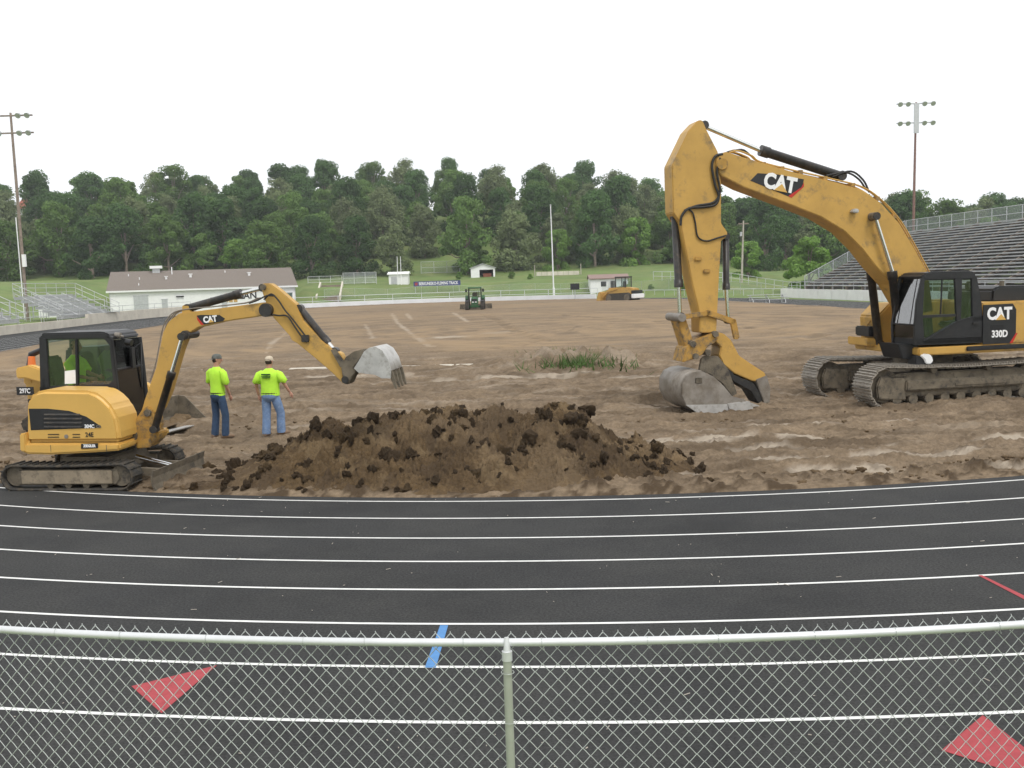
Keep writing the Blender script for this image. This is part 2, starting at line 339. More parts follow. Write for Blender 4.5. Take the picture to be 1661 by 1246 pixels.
xs = np.unique(np.concatenate([np.linspace(-520, -250, 20), np.arange(-250, 250, 2.5), np.linspace(250, 520, 20)]))
ys = np.unique(np.concatenate([np.linspace(-120, -20, 8), np.arange(-20, 370, 2.5), np.linspace(370, 440, 10)]))
GX, GY = np.meshgrid(xs, ys)
g = grid_mesh('grass_ground', GX, GY, terrain(GX, GY), M['grass']); tag(g, 'mown grass berm and wooded hillside beyond the track', 'ground', kind='structure')
# --- dirt infield
rows = 14.0 * np.exp(np.arange(0, 560) * .0045); sv = np.linspace(-1, 1, 560)
DX = rows[:, None] * 0 + sv[None, :] * np.minimum(rows * .68 + 4, 40)[:, None]; DY = np.repeat(rows[:, None], sv.size, 1)
sd = polysd(IN[::2], DX, DY).reshape(DX.shape); ins = -sd
near = 1 - smooth(DY, 24, 46)
Z = fbm(DX * .8, DY * .8, 4) * .12 * near + np.abs(fbm(DX * 6, DY * 7, 3, .7)) * .10 * (near * .8 + .2 * (1 - smooth(DY, 40, 55)))+ fbm(DX * .35, DY * 2.2 + fbm(DX * .2, DY * .2, 2) * 3, 4, .6) * .13 * (1 - smooth(DY, 38, 48)) + fbm(DX * 1.2, DY * 4.2, 4, .6) * .07 * (1 - smooth(DY, 36, 44)) + fbm(DX * 3.5, DY * 3.5, 3) * .05 * (.25 + .75 * near) * (1 - smooth(DY, 60, 90)) + fbm(DX * .12, DY * 1.1, 3) * .09 * smooth(DY, 19, 24) * (1 - smooth(DY, 40, 60))
lump = np.maximum(fbm(DX * 4.5 + 40, DY * 4.5, 4, .65) - .08, 0)
Z += lump * .3 * smooth(1.5 - ins, 0, 1.2) * (ins > 0) * (1 - smooth(DY, 30, 40))        # clods along the track edge
Z += .06 * fbm(np.hypot(DX - 4, DY - 62) * 1.6, np.arctan2(DX - 4, DY - 62) * 6, 3) * smooth(DY, 40, 50) * (1 - smooth(DY, 90, 120))
Z += .05 * fbm(DX * .25 + fbm(DX * .03, DY * .03, 2) * 6, DY * .04, 3) * smooth(DY, 40, 60)
def pxline(pts): return [gp(a, b) for a, b in pts]
def dline(pts):
    P = [(p.x, p.y) for p in pts]; d = np.full(DX.shape, 1e9)
    for (ax, ay), (bx, by) in zip(P[:-1], P[1:]):
        ex, ey = bx - ax, by - ay; L = ex * ex + ey * ey; t = np.clip(((DX - ax) * ex + (DY - ay) * ey) / L, 0, 1)
        d = np.minimum(d, np.hypot(DX - ax - t * ex, DY - ay - t * ey))
    return d
tone = np.zeros(DX.shape); wet = np.zeros(DX.shape)
tn = fbm(DX * .5, DY * .5, 4)
for pts, w in [([(636, 512), (645, 528), (672, 550), (700, 570)], .22), ([(592, 530), (606, 555)], .15), ([(660, 512), (668, 522)], .2), ([(735, 510), (760, 528)], .25), ([(470, 540), (440, 565), (432, 580)], .15)]:
    tone = np.maximum(tone, .75 * (1 - smooth(dline(pxline(pts)) + tn * .2, w * .5, w)))
    Z -= .03 * (1 - smooth(dline(pxline(pts)), w, w * 2))
def blob(px, py, rx, ry, a=1.):
    global tone
    c = gp(px, py); q = np.hypot((DX - c.x) / rx, (DY - c.y) / ry) + fbm(DX * 1.3, DY * 1.3, 4) * 1.1
    tone = np.maximum(tone, a * (1 - smooth(q, .55, 1.)))
    return q
blob(733, 553, 1.6, 1.5, .95); blob(800, 546, 1.3, 1.2, .5)
for px, py, rx, ry in [(1040, 716, .8, .35), (1090, 722, .6, .3), (1170, 718, .7, .4), (1240, 735, .55, .3), (1265, 752, .8, .18), (1310, 716, .6, .3), (1370, 762, .9, .2), (1400, 734, .7, .15), (1450, 726, .6, .15), (1535, 738, .7, .16), (1640, 719, .7, .2), (1460, 742, .8, .14), (1540, 760, 1., .14), (1120, 775, .8, .12), (1640, 762, .9, .12), (330, 795, .4, .12), (1150, 700, 1.4, .2), (1330, 690, 1.8, .2), (860, 612, 2., .5), (920, 608, 1.6, .6), (1030, 614, 1.2, .4), (700, 618, 2.5, .3), (560, 612, 2.5, .3)]:
    q = blob(px, py, rx, ry, .9); Z -= .03 * (1 - smooth(q, .6, 1.1))
streak = fbm(DX * .22, DY * 2.3, 4); tone = np.maximum(tone, .38 * smooth(streak + fbm(DX * 3, DY * 5, 3) * .3, .2, .5) * smooth(DY, 18, 21) * (1 - smooth(DY, 40, 52)))
# rut bands and wet soil
for pts, w, dp in [([(270, 640), (640, 622), (1060, 606)], .5, .10), ([(240, 672), (480, 655), (800, 640), (1060, 640)], .45, .08), ([(300, 700), (520, 668), (760, 655)], .4, .07), ([(1000, 690), (1330, 672)], .4, .06), ([(1000, 640), (1300, 600)], .5, .06), ([(880, 560), (820, 572), (660, 583)], .5, .05), ([(880, 558), (840, 545), (790, 515)], .5, .05), ([(1200, 545), (1330, 552), (1300, 562), (1180, 570)], .6, .07), ([(900, 515), (1100, 530), (1300, 545)], .5, .05)]:
    d = dline(pxline(pts)) + fbm(DX * .6, DY * .6, 3) * .35; k = 1 - smooth(d, w * .4, w)
    Z -= dp * k; Z += dp * .5 * (smooth(d, w * .8, w * 1.1) - smooth(d, w * 1.1, w * 1.7)); wet = np.maximum(wet, .35 * k)
cleat = (np.sin(DX * 26 + fbm(DX, DY, 2) * 2) > .1) * 1.
for pts in ([(230, 700), (480, 640), (720, 628)], [(250, 715), (480, 660), (700, 648)], [(300, 650), (520, 628)]):
    d = dline(pxline(pts)); Z -= .035 * cleat * (1 - smooth(d, .2, .3))
wet = np.maximum(wet, smooth(fbm(DX * .5 + 9, DY * 2.2, 5, .65), .08, .45) * .6 * (1 - smooth(DY, 34, 44)))
wet = np.maximum(wet, smooth(fbm(DX * 3.3 + 9, DY * 5, 3, .7), .22, .5) * .5 * (1 - smooth(DY, 34, 42)))
wet = np.maximum(wet, lump * 4 * smooth(1.6 - ins, 0, 1.2) * near)
c0 = gp(930, 598); mound = np.exp(-(((DX - c0.x) / 3.2) ** 2 + ((DY - c0.y) / 1.3) ** 2)); Z += mound * (.5 + fbm(DX * 1.6, DY * 1.6, 4) * .8)
# cut edge between the graded field and the dug strip
step = smooth(DY + fbm(DX * .3, DY * .1, 2) * .8, 36.6, 38.2); Z += .22 * step - .0
Z = Z * smooth(ins, .28, .8) + .02 * smooth(ins, .25, .5) - .1 * (1 - smooth(ins, .1, .4))
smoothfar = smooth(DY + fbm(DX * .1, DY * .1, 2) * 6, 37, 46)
Z_DIRT = Z
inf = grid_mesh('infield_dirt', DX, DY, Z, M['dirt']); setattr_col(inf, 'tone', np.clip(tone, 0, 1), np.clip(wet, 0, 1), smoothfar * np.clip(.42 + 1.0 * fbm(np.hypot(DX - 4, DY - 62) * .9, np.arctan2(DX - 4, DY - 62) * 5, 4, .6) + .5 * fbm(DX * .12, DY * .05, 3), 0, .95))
tag(inf, 'bare graded brown dirt infield inside the running track', 'ground', kind='structure')

# ================================================================== NEAR CHAIN-LINK FENCE
zf = atd(820, 1041, 5.0).z
rail = [gp(a, b, zf) for a, b in [(-420, 985), (0, 1021), (340, 1035), (740, 1041), (1160, 1036), (1501, 1023), (1661, 1017), (2080, 975)]]
c2 = np.polyfit([p.x for p in rail], [p.y for p in rail], 2)
fy = lambda x: float(np.polyval(c2, x))
fence = thing('chain_link_fence', 'galvanised chain-link fence along the near edge of the track', 'fence', (0, fy(0), 0))
def fl(x, z, dy=0): return (x, fy(x) - fy(0) + dy, z)
xsr = np.linspace(-5.2, 5.6, 70)
MB().tube([fl(x, zf) for x in xsr], .0215, 12).build('top_rail', M['galv'], fence)
px0 = gp(822, 1041, zf).x
for xx in (px0, px0 - 3.05, px0 + 3.05):
    MB().tube([fl(xx, -.05, -.03), fl(xx, zf - .07, -.03)], .0235, 14).build('post', M['postm'], fence)
    cb = MB(); cb.tube([fl(xx, zf - .085, -.03), fl(xx, zf - .035, -.03)], .028, 14); cb.tube([fl(xx, zf - .04, -.03), fl(xx, zf, -.026), fl(xx, zf + .035, -.02)], [.02, .017, .012], 10); cb.build('post_cap', M['galv'], fence)
    for zz in (zf - .15, zf - .42, zf - .75):
        MB().tube([fl(xx + .034 * math.cos(a), zz, -.03 + .034 * math.sin(a)) for a in np.linspace(0, 6.28, 13)], .0022, 5).build('tie_wire', M['wire'], fence)
for xx in np.arange(-4.9, 5.4, .46):
    xx += random.uniform(-.08, .08)
    MB().tube([fl(xx, zf + .0235 * math.cos(a), .0235 * math.sin(a)) for a in np.linspace(0, 6.28, 11)] + [fl(xx + .012, zf - .04, -.008)], .0017, 5).build('tie_wire', M['wire'], fence)
wm = MB(); px_, hz = .0805, .0425; nrow = int((zf + .036) / hz); ztop = zf + .040
ncol = int(10.8 / (px_ / 2))
def node(c, r):
    x = -5.2 + c * px_ / 2; z = ztop - r * hz
    return Vector(fl(x, z, .026))
for c in range(0, ncol):
    for r in range(0, nrow):
        if (c + r) % 2 == 0:
            for dc in (-1, 1):
                a = node(c, r); b = node(c + dc, r + 1); off = Vector((0, .003 * dc, 0)); d = b - a
                k = Vector((-dc * .004, 0, .0)); 
                wm.tube([a, a + d * .12 + off * .6 - k * .3, a + d * .5 + off, a + d * .88 + off * .6 + k * .3, b], .0023, 4, cap=False)
    if c % 2 == 0:
        a = node(c, 0); wm.tube([a + Vector((-.006, 0, -.01)), a + Vector((0, 0, .006)), a + Vector((.006, .002, -.008)), a + Vector((-.002, .004, .01))], .0021, 4)
o = wm.build('wire_mesh', M['wire'], fence); tag(o, kind='stuff')

# ================================================================== DIRT PILE
pc = Vector((-1.35, 17.35))
pile = thing('dirt_pile', 'large heap of dark freshly dug soil beside the track edge', 'dirt pile', (pc.x, pc.y, 0))
gx, gy = np.meshgrid(np.linspace(-4.6, 5.0, 520), np.linspace(-2.35, 3.0, 290))
PKS = [(-3.3, -.5, .45, 1.2, 1.2), (-2.2, .2, .62, 1.1, 1.1), (-1.1, .3, .78, 1.0, 1.1), (.1, .35, .95, 1.0, 1.15), (.9, .5, .92, .9, 1.1), (2.0, .1, .98, .85, 1.1), (-1.6, -1.2, .32, 1.2, .7), (.5, -1.1, .36, 1.5, .8), (2.3, -.9, .42, 1., .8), (3.1, -.3, .34, .9, .9)]
hz_ = np.zeros(gx.shape)
wx = gx + fbm(gx * .9 + 3, gy * .9, 3) * .5; wy = gy + fbm(gx * .9, gy * .9 + 8, 3) * .5
for a, b, hh, rx, ry in PKS:
    q = np.hypot((wx - a) / rx, (wy - b) / ry); hz_ = np.maximum(hz_, hh * 1.16 * np.clip(1 - q / 1.75, 0, 1) ** .85) 
msk = smooth(hz_, .0, .22)
hz_ = hz_ + msk * (fbm(gx * 1.6, gy * 1.6, 3) * .26 + fbm(gx * 5, gy * 5, 3, .6) * .14 + np.abs(fbm(gx * 7, gy * 7, 4, .75)) * .14 + np.abs(fbm(gx * 17, gy * 17, 3, .75)) * .07) - .14 * (1 - smooth(hz_, 0, .12))
edge_ = (R0 - .33) - np.hypot(gx + pc.x - CC.x, gy + pc.y - CC.y); hz_ = np.where(edge_ > 0, hz_ * smooth(edge_, 0, .5) - .05 * (1 - smooth(edge_, 0, .15)), -.12)
hz_ = np.where(hz_ > 0, hz_ * (.12 + .88 * smooth(gx + .25 * gy, -4.1, -2.2)), hz_)
po = grid_mesh('soil_heap', gx, gy, hz_, M['pile']); po.parent = pile
setattr_col(po, 'tone', smooth(fbm(gx * 2.2 + 5, gy * 2.2, 5, .7), .1, .5) * .5, smooth(fbm(gx * 1.8, gy * 1.8 + 30, 5, .7), .0, .4) * .85, smooth(fbm(gx * .6 + 50, gy * .6, 3), .0, .35) * .25)
def clod_mesh(i):
    bm = bmesh.new(); bmesh.ops.create_icosphere(bm, subdivisions=3, radius=1)
    rg = np.random.default_rng(100 + i)
    off = rg.random(3) * 50
    for v in bm.verts:
        c = v.co; k = 1 + .55 * float(vnoise(np.array([c.x * 1.6 + off[0] + c.z]), np.array([c.y * 1.6 + off[1] - c.z]))[0]) + .75 * float(vnoise(np.array([c.x * 4 + off[2]]), np.array([c.y * 4 + c.z * 3 + 7]))[0])
        v.co = c * k; v.co.z *= .75
    me = bpy.data.meshes.new('clod'); bm.to_mesh(me); bm.free(); me.materials.append(M['pile'])
    a = me.attributes.new('tone', 'FLOAT_COLOR', 'POINT'); w = .85 * (i % 3 != 0); arr = np.tile(np.array([0.1 * (i % 2), w, 0, 1], np.float32), len(me.vertices)); a.data.foreach_set('color', arr)
    return me
CL = [clod_mesh(i) for i in range(6)]
def hsamp(x, y):
    i = int(np.clip((y + 2.35) / 5.35 * 289, 0, 289)); j = int(np.clip((x + 4.6) / 9.6 * 519, 0, 519)); return float(hz_[i, j])
for k in range(290):
    if k < 26: x, y, r = random.uniform(-3.2, 2.8), random.uniform(-1.1, .8), random.uniform(.08, .15)
    else: x, y, r = random.uniform(-4.3, 4.6), random.uniform(-2.1, 1.2), random.choice([.035, .05, .06, .08, .1])
    z = hsamp(x, y)
    if z < .04: z = .02; r = min(r, .09)
    if y + pc.y < CC.y - math.sqrt(max(0, (R0 - .45) ** 2 - (x + pc.x - CC.x) ** 2)): continue
    o = bpy.data.objects.new('clod', random.choice(CL)); COL.objects.link(o); o.parent = pile
    o.location = (x, y, z + r * .25); o.scale = (r * random.uniform(.8, 1.5), r, r * random.uniform(.7, 1.1)); o.rotation_euler = (random.random() * 6, random.random() * 6, random.random() * 6)
# small clods along the track edge and across the field (too small to pick apart)
mbc = MB(); ic = CL[1]; icv = [v.co.copy() for v in ic.vertices]; icf = [tuple(p.vertices) for p in ic.polygons]
for k in range(1500):
    a = random.uniform(-.55, .55); d = random.choice([random.uniform(.5, 1.4), random.uniform(.5, 9)])
    x = CC.x + (R0 - d) * math.sin(a); y = CC.y - (R0 - d) * math.cos(a)
    if -5.5 < x < 3.2 and y < 19.5: continue
    r = random.choice([.015, .02, .02, .03, .03, .045, .06 if d < 1.4 else .035]); q = Matrix.Rotation(random.random() * 6, 3, 'Z')
    mbc.add([(x + (q @ v).x * r * 1.3, y + (q @ v).y * r, v.z * r + .02) for v in icv], icf, True)
o = mbc.build('loose_clods', M['pile']); tag(o, 'small loose lumps of dark soil strewn over the dirt', 'soil lumps', kind='stuff')
a_ = o.data.attributes.new('tone', 'FLOAT_COLOR', 'POINT'); a_.data.foreach_set('color', np.tile(np.array([.1, .5, .2, 1], np.float32), len(o.data.vertices)))
# concrete edging strip across the field
def edging(pts):
    e = thing('concrete_edging', 'pale broken concrete edging strip crossing the dirt infield', 'edging', (0, 0, 0))
    for (a, b) in pts:
        p, q = gp(*a), gp(*b); d = (q - p).normalized(); n = Vector((-d.y, d.x, 0)) * .22
        MB().prism([p - n, q - n, q + n, p + n], (0, 0, .2)).build('edging_slab', M['conc'], e, .02)
edging([((-60, 626), (38, 619)), ((262, 612), (330, 608)), ((470, 606), (560, 603)), ((562, 603), (650, 601)), ((652, 601), (735, 600)), ((740, 599), (840, 596))])
# weeds on the mound
wm = MB()
for k in range(900):
    b = gp(random.gauss(925, 42), random.gauss(598, 5)); h_ = random.uniform(.15, .5); a = random.random() * 6.28; w = random.uniform(.015, .04)
    l = Vector((random.gauss(0, .2), random.gauss(0, .2), h_)); s_ = Vector((math.cos(a) * w, math.sin(a) * w, 0)); b.z = .25 * math.exp(-((b.x - c0.x) / 2.2) ** 2)
    wm.add([b - s_, b + s_, b + l], [(0, 1, 2)])
o = wm.build('weeds', M['wgrass']); tag(o, 'tangle of weeds on the low spoil mound mid field', 'weeds', kind='stuff')

# ================================================================== MACHINE HELPERS
def hyd(parent, a, b, c, rb, rr, bm=None, name='hydraulic_cylinder'):   # barrel a->b, rod b->c
    a, b, c = Vector(a), Vector(b), Vector(c); d = (b - a).normalized()
    o = MB().tube([a, a + d * .02, b - d * rb * 2, b - d * rb * 2, b], [rb * .8, rb, rb, rb * 1.18, rb * 1.18], 16).build(name, bm or M['cyl'], parent)
    MB().cyl(b, c, rr, 14).build('rod', M['chrome'], o)
    w = Vector((0, rb * 1.1, 0)); MB().cyl(c - w, c + w, rr * 1.9).build('pin_eye', M['cyl'], o); MB().cyl(a - w, a + w, rb * 1.05).build('pin_eye', M['cyl'], o)
    return o
def loop_path(L, hgt, r_f, r_r, sag=0., n=14):      # side profile of a crawler track, X forward, Z up
    pts = []
    for k in range(n + 1):
        a = -math.pi / 2 + math.pi * k / n; pts.append((L / 2 - r_f + r_f * math.cos(a), r_f + r_f * math.sin(a)))
    for k in range(1, 14): t = k / 14; pts.append(((L / 2 - r_f) * (1 - t) - (L / 2 - r_r) * t, 2 * r_f * (1 - t) + 2 * r_r * t - sag * math.sin(math.pi * t) * (1 if k % 5 else .8)))
    for k in range(n + 1):
        a = math.pi / 2 + math.pi * k / n; pts.append((-L / 2 + r_r + r_r * math.cos(a), r_r + r_r * math.sin(a)))
    return pts
def resample(pts, n):
    P = [Vector((x, 0, z)) for x, z in pts]; P.append(P[0]); L = [0]
    for a, b in zip(P[:-1], P[1:]): L.append(L[-1] + (b - a).length)
    out = []; j = 0
    for k in range(n):
        s = L[-1] * k / n
        while L[j + 1] < s: j += 1
        t = (s - L[j]) / max(1e-9, L[j + 1] - L[j]); p = P[j].lerp(P[j + 1], t); d = (P[j + 1] - P[j]).normalized(); out.append((p, d))
    return out, L[-1]
def cat_text(parent, c, ex, up, size, tri=True, nrmv=(0, -1, 0)):
    e = Vector(ex).normalized(); u = Vector(up); u = (u - e * u.dot(e)).normalized(); c = Vector(c); nv = e.cross(u)
    o = text('CAT', size, M['white'], parent, 'lettering', size * .045, c + nv * .006, e, u, .86)
    if tri:
        s_ = size; a = c + nv * .013 - u * s_ * .36 + e * s_ * .10
        MB().prism([a - e * s_ * .36, a + e * s_ * .36, a + u * s_ * .36], nv * .003).build('logo_triangle', M['yel2'], o)
    return o

# ================================================================== LARGE EXCAVATOR
BX = Frame(10.65, 25.3, math.radians(191))
big = thing('excavator', 'large yellow crawler excavator with black cab and thumb bucket resting on the dirt', 'excavator', BX.o, BX.rz)
P = BX.pp; P3 = BX.p3
NS = 1                                    # near side is +Y in this frame
def bplate(name, px, t0, t1, m, par=big, bev=.015): return MB().plate(P(px, t0), t0, t1).build(name, m, par, bev)
# undercarriage
TL, TH = 4.95, 1.06
for t in (1.30, -1.30):
    tr = MB(); tr.plate([(-1.9, .22), (1.75, .22), (1.9, .3), (1.9, .72), (1.6, .8), (-1.6, .8), (-1.9, .7)], t - .22, t + .22)
    tr.plate([(-1.75, .38), (1.5, .38), (1.5, .62), (-1.75, .62)], t - .34, t + .34)
    fr = tr.build('track_frame', M['muddy'], big, .03)
    pth = loop_path(TL, TH, .49, .47, .05); smp, LL = resample(pth, 50)
    w = .39; pitch = LL / 50
    sh = MB(); sh.box((-pitch * .48, -w, -.012), (pitch * .48, w, .012))
    for gx_, gh in ((-pitch * .42, .045), (-pitch * .05, .035), (pitch * .32, .035)): sh.box((gx_ - .012, -w, .012), (gx_ + .012, w, .012 + gh))
    sh.box((-pitch * .4, -.14, -.07), (pitch * .4, -.08, -.012)); sh.box((-pitch * .4, .08, -.07), (pitch * .4, .14, -.012))
    s0 = sh.build('track_shoe', M['shoe'], fr); first = True
    for p, d in smp:
        o = s0 if first else s0.copy()
        if not first: COL.objects.link(o)
        first = False; o.parent = fr; o.location = (p.x, t, p.z); ang = math.atan2(d.z, d.x)
        o.rotation_euler = (0, -ang + math.pi, 0)
    for xx, rr, nm in ((TL / 2 - .5, .40, 'idler'), (-TL / 2 + .48, .38, 'sprocket')):
        MB().cyl((xx, t - .13, .5), (xx, t + .13, .5), rr, 24).build(nm, M['muddy'], fr)
    cov = MB(); cov.plate([(1.45, .14), (2.2, .2), (2.25, .5), (2.15, .75), (1.45, .72)], t + .16, t + .25); cov.build('idler_guard', M['muddy'], fr, .03)
    for k in range(9): 
        xx = -1.75 + k * .43; MB().cyl((xx, t - .2, .17), (xx, t + .24, .17), .12, 14).build('track_roller', M['muddy'], fr)
    for xx in (-.75, .75): MB().cyl((xx, t - .15, .87), (xx, t + .3, .87), .09, 14).build('carrier_roller', M['muddy'], fr)
    MB().box((-1.2, t + .345, .46), (.2, t + .36, .52)).build('step_bar', M['muddy'], fr)
MB().plate([(-1.2, .45), (1.2, .45), (.95, .9), (-.95, .9)], -1.05, 1.05).build('car_body', M['muddy'], big, .05)
MB().tube([(0, 0, .85), (0, 0, 1.16)], .72, 28).build('turntable', M['muddy'], big)
MB().plate(BX.pp([(1456, 558), (1491, 559), (1491, 576), (1486, 584), (1464, 582)], 1.2), .35, 1.2).build('cab_base', M['black'], big, .02)
# upper deck
dk = MB(); zb, zt_ = BX.p(1560, 574, 1.45)[1], BX.p(1560, 561, 1.45)[1]
xf = BX.p(1490, 566, 1.45)[0]
dk.box((-3.0, -1.45, zb), (xf, 1.45, zt_)); deck = dk.build('deck', M['yel'], big, .03)
MB().box((-3.0, 1.452, zt_ - .02), (BX.p(1567, 562, 1.46)[0], 1.50, zt_ - .13)).build('side_rail', M['black'], big, .02)
# body panels behind the cab
xb0 = BX.p(1594, 520, 1.45)[0]; zbt = BX.p(1620, 490, 1.45)[1]
xb1 = BX.p(1648, 520, 1.45)[0]
body = MB().plate([(xb0, zt_), (xb0, zbt - .02), (xb0 - .05, zbt), (-3.0, zbt), (-3.0, zt_)], .35, 1.44).build('engine_housing', M['yel'], big, .03)
MB().plate([(xb0 - .01, zt_ + .01), (xb0 - .01, zbt - .06), (xb1 + .1, zbt - .05), (xb1, zbt - .2), (xb1, zt_ + .25), (xb1 + .17, zt_ + .01)], 1.44, 1.455).build('black_panel', M['black'], big)
MB().prism([(xb1, 1.456, zt_ + .25), (xb1 - .05, 1.456, zt_ + .25), (xb1 + .09, 1.456, zt_ + .01), (xb1 + .17, 1.456, zt_ + .01)], (0, .004, 0)).build('red_stripe', M['red'], big)
for k in range(4): z = BX.p(1615, 529 + k * 2.2, 1.45)[1]; MB().box((BX.p(1627, 530, 1.45)[0], 1.452, z), (BX.p(1607, 530, 1.45)[0], 1.462, z + .018)).build('vent_slat', M['dark'], big)
MB().plate([(-1.0, zt_), (-1.0, zbt + .03), (-3.0, zbt + .03), (-3.0, zt_)], -1.44, .34).build('engine_housing', M['yel'], big, .04)
MB().plate([(.9, zt_), (.95, zt_ + .7), (.6, zbt), (-.99, zbt), (-.99, zt_)], -1.44, -.55).build('tank_housing', M['yel'], big, .04)
cw = [(-3.0, zb - .05), (-3.35, zb + .05), (-3.6, zb + .4), (-3.6, zbt - .25), (-3.3, zbt + .05), (-3.0, zbt + .05)]
MB().plate(cw, -1.45, 1.45).build('counterweight', M['black'], big, .06)
MB().plate(P([(1608, 490), (1610, 470), (1620, 464), (1700, 463), (1720, 490)], 1.0), -.8, 1.0).build('engine_hood', M['black'], big, .05)
MB().tube([(-1.9, .5, zbt), (-1.9, .5, zbt + .5)], .06, 12).build('exhaust_pipe', M['muddy'], big)
# letters on the body
q = BX.p3(1621, 509.5, 1.46); cat_text(big, q, (-1, 0, 0), (0, 0, 1), .40)
text('330D', .235, M['white'], big, 'lettering', .008, BX.p3(1621.5, 542, 1.462), (-1, 0, 0), (0, 0, 1), .85)
# cab (near side +Y)
cab = MB().plate(P([(1486, 560), (1595, 556), (1594, 545), (1485, 549)], 1.43), .45, 1.43).build('cab', M['black'], big, .02)
def cb(name, px, m=M['black'], t0=1.43, t1=1.36, bev=.008): return MB().plate(P(px, t0), t0, t1).build(name, m, cab, bev)
cb('roof', [(1497, 449), (1501, 443), (1512, 441), (1576, 439.5), (1582, 442), (1585, 453), (1498, 455)], t1=.45, bev=.03)
cb('front_pillar', [(1497, 446), (1503, 452), (1500, 456), (1497, 512), (1500, 553), (1494, 560), (1484, 560), (1484, 525), (1487, 490)])
cb('middle_pillar', [(1549, 452), (1561, 452), (1559, 520), (1552, 524)])
cb('rear_pillar', [(1576, 450), (1585, 450), (1592, 487), (1595, 520), (1578, 522)])
cb('door', [(1500, 553), (1552, 523), (1559, 518.5), (1578, 514), (1595, 512), (1595.5, 556), (1494, 560)])
cb('window_bar', [(1497, 511.5), (1551, 509.5), (1551, 513.5), (1497, 516)], bev=.004)
cb('door_seam', [(1499, 552), (1553, 521), (1580, 513), (1580, 514.5), (1553, 523), (1500, 554)], t0=1.445, bev=.0)
MB().box((BX.p(1588, 525, 1.45)[0], 1.43, BX.p(1580, 527, 1.45)[1]), (BX.p(1578, 525, 1.45)[0], 1.465, BX.p(1580, 523, 1.45)[1])).build('door_handle', M['hose'], cab, .01)
def gl(px, t=1.40, m=M['glass']): return MB().plate(P(px, t), t, t - .008).build('window', m, cab)
gl([(1500, 454), (1550, 452), (1551, 511), (1497, 512)]); gl([(1497, 516), (1552, 512.5), (1553, 523), (1500, 553)], m=M['glassd']); gl([(1559, 452), (1577, 452), (1579, 516), (1558, 520)])
cb('window_divider', [(1527.5, 454), (1529.5, 454), (1527, 510), (1525, 510)], M['dark'], 1.41, 1.39, 0)
# front of the cab: windscreen leaning in the X direction
A = BX.p(1497, 449, 1.43); B_ = BX.p(1484, 527, 1.43); C_ = BX.p(1485, 560, 1.43)
def front_q(a, b, y0, y1, m, nm, off=0.): return MB().prism([(a[0] + off, y0, a[1]), (b[0] + off, y0, b[1]), (b[0] + off, y1, b[1]), (a[0] + off, y1, a[1])], (-.008, 0, 0)).build(nm, m, cab)
front_q(A, B_, .5, 1.38, M['glassr'], 'windscreen', -.02); front_q(B_, C_, .5, 1.38, M['glassd'], 'lower_windscreen', -.02)
for nm, pts, r in (('far_front_pillar', [(A[0], .47, A[1]), (B_[0], .47, B_[1]), (C_[0], .47, C_[1])], .035), ('windscreen_bar', [(B_[0], .47, B_[1]), (B_[0], 1.4, B_[1])], .018), ('windscreen_bar', [(A[0] + .0, .47, A[1]), (A[0] + .0, 1.4, A[1])], .03)):
    MB().tube(pts, r, 8).build(nm, M['black'], cab)
MB().plate([(A[0] - .2, A[1]), (C_[0] - .2, C_[1]), (-.0 + xb0, C_[1]), (xb0, A[1])], .46, .44).build('far_window', M['glassd'], cab)
MB().box((xb0 - .02, .46, C_[1]), (xb0 + .04, 1.36, BX.p(1590, 520, 1.43)[1])).build('rear_panel', M['interior'], cab)
seat = MB(); xs_ = BX.p(1548, 520, 1.0)[0]; zs = BX.p(1545, 530, 1.0)[1]
seat.plate([(xs_ + .25, zs), (xs_ + .25, zs + .12), (xs_ - .2, zs + .16), (xs_ - .38, zs + .85), (xs_ - .5, zs + .85), (xs_ - .35, zs)], .68, 1.16); seat.plate([(xs_ - .4, zs + .86), (xs_ - .39, zs + 1.1), (xs_ - .49, zs + 1.1), (xs_ - .51, zs + .86)], .8, 1.04)
seat.build('seat', M['interior'], cab, .04)
MB().plate([(A[0] - .35, zs - .2), (A[0] - .35, zs + .25), (A[0] - .5, zs + .3), (A[0] - .55, zs - .2)], .75, 1.1).build('console', M['interior'], cab, .03)
for yy in (.55, 1.3): MB().tube([(A[0] + .06, yy, A[1] - .05), ((A[0] + B_[0]) / 2 + .06, yy, (A[1] + B_[1]) / 2), (B_[0] + .05, yy, B_[1])], .012, 6).build('handrail', M['black'], cab)
# white rag on the black step under the cab
MB().plate(P([(1484, 577), (1513, 575), (1513, 596), (1484, 597)], 1.4), 1.1, 1.42).build('step_box', M['black'], big, .02)
rg = MB().plate(P([(1493, 577), (1497, 573), (1505, 573), (1512, 578), (1514, 586), (1509, 591), (1502, 590), (1500, 584)], 1.46), 1.40, 1.47).build('rag_or_lamp', M['lite'], big, .02)  # the white rag itself, not a lamp; borrows the pale lamp material
# front right deck: tool box, lamp housing, hand rail (far side)
MB().plate(P([(1405, 548), (1445, 552), (1445, 567), (1405, 561)], -.5), -1.42, -.45).build('front_platform', M['yel'], big, .02)
MB().plate(P([(1410, 530), (1437, 529), (1437, 548), (1410, 546)], -.6), -1.3, -.6).build('battery_box', M['black'], big, .03)
MB().tube([BX.p3(x, y, -.9) for x, y in [(1428, 500), (1412, 520), (1405, 530), (1404, 555), (1410, 560), (1425, 560)]], .022, 8).build('handrail', M['yeldirt'], big)
